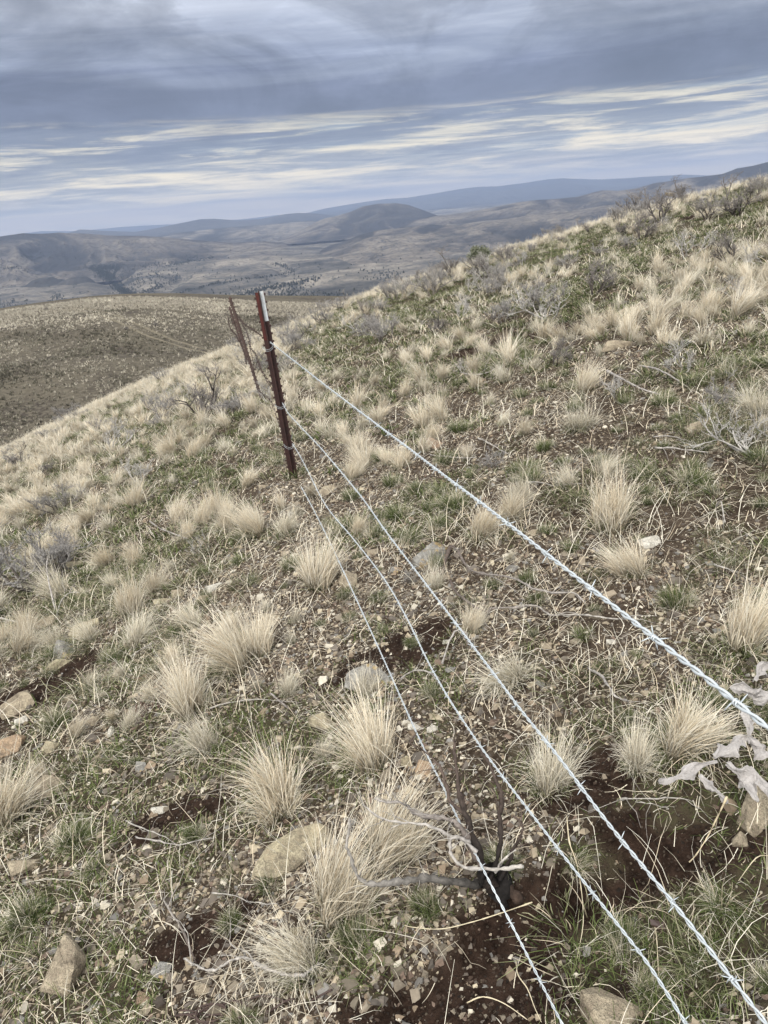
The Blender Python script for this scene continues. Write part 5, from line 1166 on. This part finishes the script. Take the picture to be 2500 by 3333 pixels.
# reddish rosette plant at left, dark seed pod at right
p = h6(330, 1530); v, f, c = blades(rng, 260, 0.05, 0.09, 3, 0.006, 1.2, 0.8, [(0.12, 0.05, 0.05), (0.18, 0.08, 0.07), (0.09, 0.05, 0.045)], None)
link('red_leaved_plant', mesh_np('red_leaved_plant', v, f, BLADE, c), None, p, label='low dark red leaved plant on gravel at left', category='plant')
p = h6(1420, 2002); me = rock_mesh('pod', 9, (0.035, 0.016, 0.014), RK['brown'], 40); me.materials.clear(); mm, T = mat('dark_pod'); finish(T, (0.05, 0.03, 0.025, 1), 0.35, spec=0.5); me.materials.append(mm)
o = link('seed_pod', me, None, (p[0], p[1], p[2] + 0.005), label='shiny dark brown oval pod on bare soil between the right wires', category='pod'); o.rotation_euler = (0, 0, -0.5)
# ------------------------------------------------------------------ brush on the knoll, wheel track
def track(L, off):
    P = []
    for (x, y) in L:
        P.append(hit(x, y, KZ, np.linspace(40, 320, 3000)))
    P = smooth_line(np.array(P), 6); Tn = np.gradient(P, axis=0); Tn /= np.linalg.norm(Tn, axis=1)[:, None]; sd = np.cross(Tn, (0, 0, 1)); Q = P + sd * off; return Q, sd
TL = [(195, 1003), (270, 1010), (340, 1022), (400, 1045), (460, 1072), (520, 1098), (590, 1122), (660, 1140), (760, 1165)]
mm, T = mat('track_dust'); finish(T, T.mix(T.noise(obc(T), 3, 5), (0.12, 0.105, 0.078), (0.17, 0.15, 0.11)), 1.0, spec=0.1); M_TR = mm
TRK = []
for off in (-1.0, 1.0):
    Q, sd = track(TL, off); TRK.append(Q); Wt = 0.34; m_ = 4; Vt = []
    for i in range(len(Q)):
        for j in range(m_): q = Q[i] + sd[i] * Wt * ((j / (m_ - 1)) * 2 - 1); Vt.append((q[0], q[1], float(KZ(q[0], q[1])) + 0.03))
    link('wheel_track_path', mesh_np('track', np.array(Vt), grid_faces(len(Q), m_), M_TR, None, True), kind='structure')
TRK = np.concatenate(TRK)
n = 85000; a = rng.uniform(R(-34), R(4), n); r = rng.uniform(45, 178, n); r = 45 + (178 - 45) * rng.uniform(0, 1, n) ** 1.1; x = r * np.sin(a); y = r * np.cos(a)
k = rng.uniform(0, 1, n) < np.clip(0.6 + 0.6 * fbm(x / 5, y / 5, 3, 501) + 0.8 * fbm(x / 30, y / 18, 3, 508) + 0.3 * (r > 150), 0.1, 1); x, y, r = x[k], y[k], r[k]
dt = np.full(len(x), 99.0)
for q in TRK[::2]: dt = np.minimum(dt, np.hypot(x - q[0], y - q[1]))
k = dt > 0.7; x, y, r = x[k], y[k], r[k]; n = len(x); z = KZ(x, y)
nb = 5; s = rng.uniform(0.08, 0.25, n) * (0.8 + r / 250)
ty = rng.uniform(0, 1, n); pal = np.array([(0.50, 0.46, 0.375), (0.36, 0.33, 0.27), (0.20, 0.185, 0.145), (0.085, 0.08, 0.06), (0.06, 0.056, 0.042)]); 
wsel = np.clip((0.35 + 0.5 * ty + 0.5 * fbm(x / 9, y / 9, 2, 505) - 0.12 * (r > 120)) * 4.4, 0, 4.99).astype(int); wsel = np.where(r > 150, np.minimum(wsel, 1), wsel)
cc = pal[wsel] * rng.uniform(0.8, 1.1, n)[:, None]
ang_ = rng.uniform(0, 6.28, (n, nb)); rad = rng.uniform(0, 0.9, (n, nb)); bx = x[:, None] + s[:, None] * rad * np.cos(ang_); by = y[:, None] + s[:, None] * rad * np.sin(ang_); bz = z[:, None] + 0 * bx
hh = s[:, None] * rng.uniform(0.5, 1.1, (n, nb)); sa = rng.uniform(0, 6.28, (n, nb)); sw_ = s[:, None] * 0.20; lx = s[:, None] * rng.normal(0, 0.4, (n, nb)); ly = s[:, None] * rng.normal(0, 0.4, (n, nb))
B = np.stack([bx, by, bz], -1); sv = np.stack([np.cos(sa), np.sin(sa), 0 * sa], -1) * sw_[..., None]; tp = B + np.stack([lx, ly, hh], -1)
V = np.stack([B - sv, B + sv, tp + sv * 0.5, tp - sv * 0.5], 2).reshape(-1, 3)
link('knoll_brush', mesh_np('knoll_brush', V, np.arange(len(V)).reshape(-1, 4), BLADE, np.repeat(cc, nb * 4, 0)), kind='stuff', label='low pale brush and grass covering the knoll')
# dark bushes on the knoll
for (px, py, s_) in ((148, 1012, 0.9), (410, 1075, 0.8), (505, 1062, 0.8), (240, 1020, 0.5)):
    p = hit(px, py, KZ, np.linspace(40, 320, 3000)); st, tw = SHB['dark'][0]; root = bpy.data.objects.new('dead_shrub', None); COL.objects.link(root); root.location = p; root.scale = (s_ * 2.2, s_ * 2.2, s_ * 1.6); root['category'] = 'shrub'; root['group'] = 'dark bushes on the knoll'
    root['label'] = {148: 'dark bush on the crest of the knoll at left', 410: 'dark bush touching the wheel track on the knoll', 505: 'reddish dark bush above the track on the knoll', 240: 'small dark bush where the track meets the knoll crest'}[px]
    link('stem', st, root); link('twigs', tw, root)

# ------------------------------------------------------------------ valley trees
def m_tree():
    mm, T = mat('juniper'); finish(T, attr(T), 1.0, spec=0.1); return mm
M_TREE = m_tree()
def tree_arrays(seed, nf=60):
    rg = np.random.default_rng(seed); hz = rg.uniform(0.12, 1, nf); rad = 0.36 * np.sqrt(np.clip(1.05 - hz, 0, 1)) * rg.uniform(0.6, 1.15, nf); a = rg.uniform(0, 6.28, nf)
    P = np.stack([rad * np.cos(a), rad * np.sin(a), hz], -1); ax_ = rg.normal(0, 1, (nf, 3)); ax_ /= np.linalg.norm(ax_, axis=1)[:, None]; bx_ = np.cross(ax_, rg.normal(0, 1, (nf, 3))); bx_ /= np.linalg.norm(bx_, axis=1)[:, None]
    s = 0.11; V = np.stack([P - ax_ * s, P + bx_ * s, P + ax_ * s, P - bx_ * s], 1).reshape(-1, 3); Fc = np.arange(nf * 4).reshape(-1, 4); C = np.repeat(np.array([(0.030, 0.036, 0.024), (0.045, 0.050, 0.032), (0.022, 0.026, 0.02)])[rg.integers(0, 3, nf)], 4, 0)
    v, f = tube([(0, 0, -0.1), (0.02, 0, 0.3), (0, 0, 0.7)], [0.05, 0.04, 0.02], 5)
    return np.concatenate([V, v]), np.concatenate([Fc, f + len(V)]), np.concatenate([C, np.broadcast_to((0.05, 0.035, 0.025), (len(v), 3))])
TA = [tree_arrays(600 + i) for i in range(5)]; TM = [mesh_np('juniper_tree', a_[0], a_[1], M_TREE, a_[2]) for a_ in TA]
from mathutils.bvhtree import BVHTree
TREES_ON = []
for lm in LANDM:
    nv = np.empty(len(lm.vertices) * 3, np.float32); lm.vertices.foreach_get('co', nv); nl = np.empty(len(lm.loops), np.int32); lm.loops.foreach_get('vertex_index', nl)
    TREES_ON.append(BVHTree.FromPolygons(nv.reshape(-1, 3).tolist(), nl.reshape(-1, 4).tolist()))
def vhit(px, py):
    d = Vector(ray(px, py)); best = None
    for b in TREES_ON:
        h_ = b.ray_cast(Vector((0, 0, CAMZ)) + d * 900, d, 12000)
        if h_[0] is not None and (best is None or h_[3] < best[1]): best = (h_[0], h_[3])
    return None if best is None else np.array(best[0])
TR = []   # (px, py, wood?)
def along(ln, n, jx, jy, wood):
    ln = np.array(ln, float); d = np.concatenate([[0], np.cumsum(np.hypot(*np.diff(ln, axis=0).T))])
    for t in rng.uniform(0, d[-1], n): TR.append((np.interp(t, d, ln[:, 0]) + rng.normal(0, jx), np.interp(t, d, ln[:, 1]) + rng.normal(0, jy), wood))
for (ln, wd, dp), n_ in zip(RAV, (420, 120, 160, 130, 230, 90, 260, 60)): along(ln, n_, 5, 4 if dp > 24 else 2.2, True)
along([(290, 870), (390, 868)], 150, 12, 5, True); along([(0, 985), (60, 1000), (110, 1008)], 120, 15, 9, True); along([(185, 985), (200, 965)], 70, 12, 10, True); along([(750, 975), (900, 950), (1000, 960)], 230, 40, 12, True)
along([(960, 970), (1100, 975), (1180, 960)], 160, 40, 8, True); along([(700, 965), (830, 985), (940, 990)], 130, 40, 8, True)
along([(420, 925), (560, 880)], 200, 25, 18, True); along([(1200, 890), (1290, 900)], 60, 25, 10, True); along([(80, 838), (130, 836)], 50, 20, 5, True)
along([(300, 875), (388, 872)], 420, 9, 5, True); along([(325, 890), (362, 900)], 320, 10, 7, True); along([(352, 905), (395, 945)], 380, 9, 8, True); along([(395, 945), (440, 972)], 320, 12, 6, True); along([(560, 862), (690, 838)], 160, 8, 2.5, True)
def box_t(n, x0, y0, x1, y1):
    for _ in range(n): TR.append((rng.uniform(x0, x1), rng.uniform(y0, y1), False))
box_t(60, 0, 860, 400, 990); box_t(26, 380, 830, 700, 960); box_t(28, 0, 790, 400, 860); box_t(50, 700, 860, 1300, 985); box_t(24, 560, 800, 1400, 880); box_t(18, 1200, 780, 1700, 850)
acc = Acc(); nI = 0
for px, py, wood in TR:
    p = vhit(px, py)
    if p is None: continue
    s = rng.uniform(4, 7.5) if wood else rng.uniform(4.5, 8.5); i = int(rng.integers(5))
    if not wood:
        side = 'left of the dark canyon' if px < 300 else 'around the dark canyon' if px < 650 else 'on the plain behind the posts'
        o = link('juniper_tree', TM[i], None, p, label='dark round juniper tree dotted in the far valley ' + side, category='tree', group='juniper trees ' + side); o.scale = (s * 1.15, s * 1.15, s); nI += 1
    else:
        v, f, c = TA[i]; v = v * np.array([s * 1.2, s * 1.2, s]) + p; acc.add(v, f, c)
link('far_woods', acc.mesh('far_woods', M_TREE), kind='stuff', label='dark juniper woods filling the canyon and ravines')

# ------------------------------------------------------------------ haze
bmh = bmesh.new(); bmesh.ops.create_cube(bmh, size=1)
for v in bmh.verts: v.co = Vector((v.co.x * 64000, v.co.y * 64000, (-420 if v.co.z < 0 else 480)))
me = bpy.data.meshes.new('haze'); bmh.to_mesh(me); bmh.free(); mm = bpy.data.materials.new('haze_air'); mm.use_nodes = True; T = NT(mm.node_tree)
pv_ = T.n('ShaderNodeVolumePrincipled', {'Color': (0.41, 0.51, 0.73, 1), 'Density': 7.0e-5, 'Anisotropy': 0.0}); T.n('ShaderNodeOutputMaterial', {'Volume': pv_.outputs[0]}); me.materials.append(mm)
link('haze', me, kind='stuff', label='thin blue haze over the far valley and mountains')
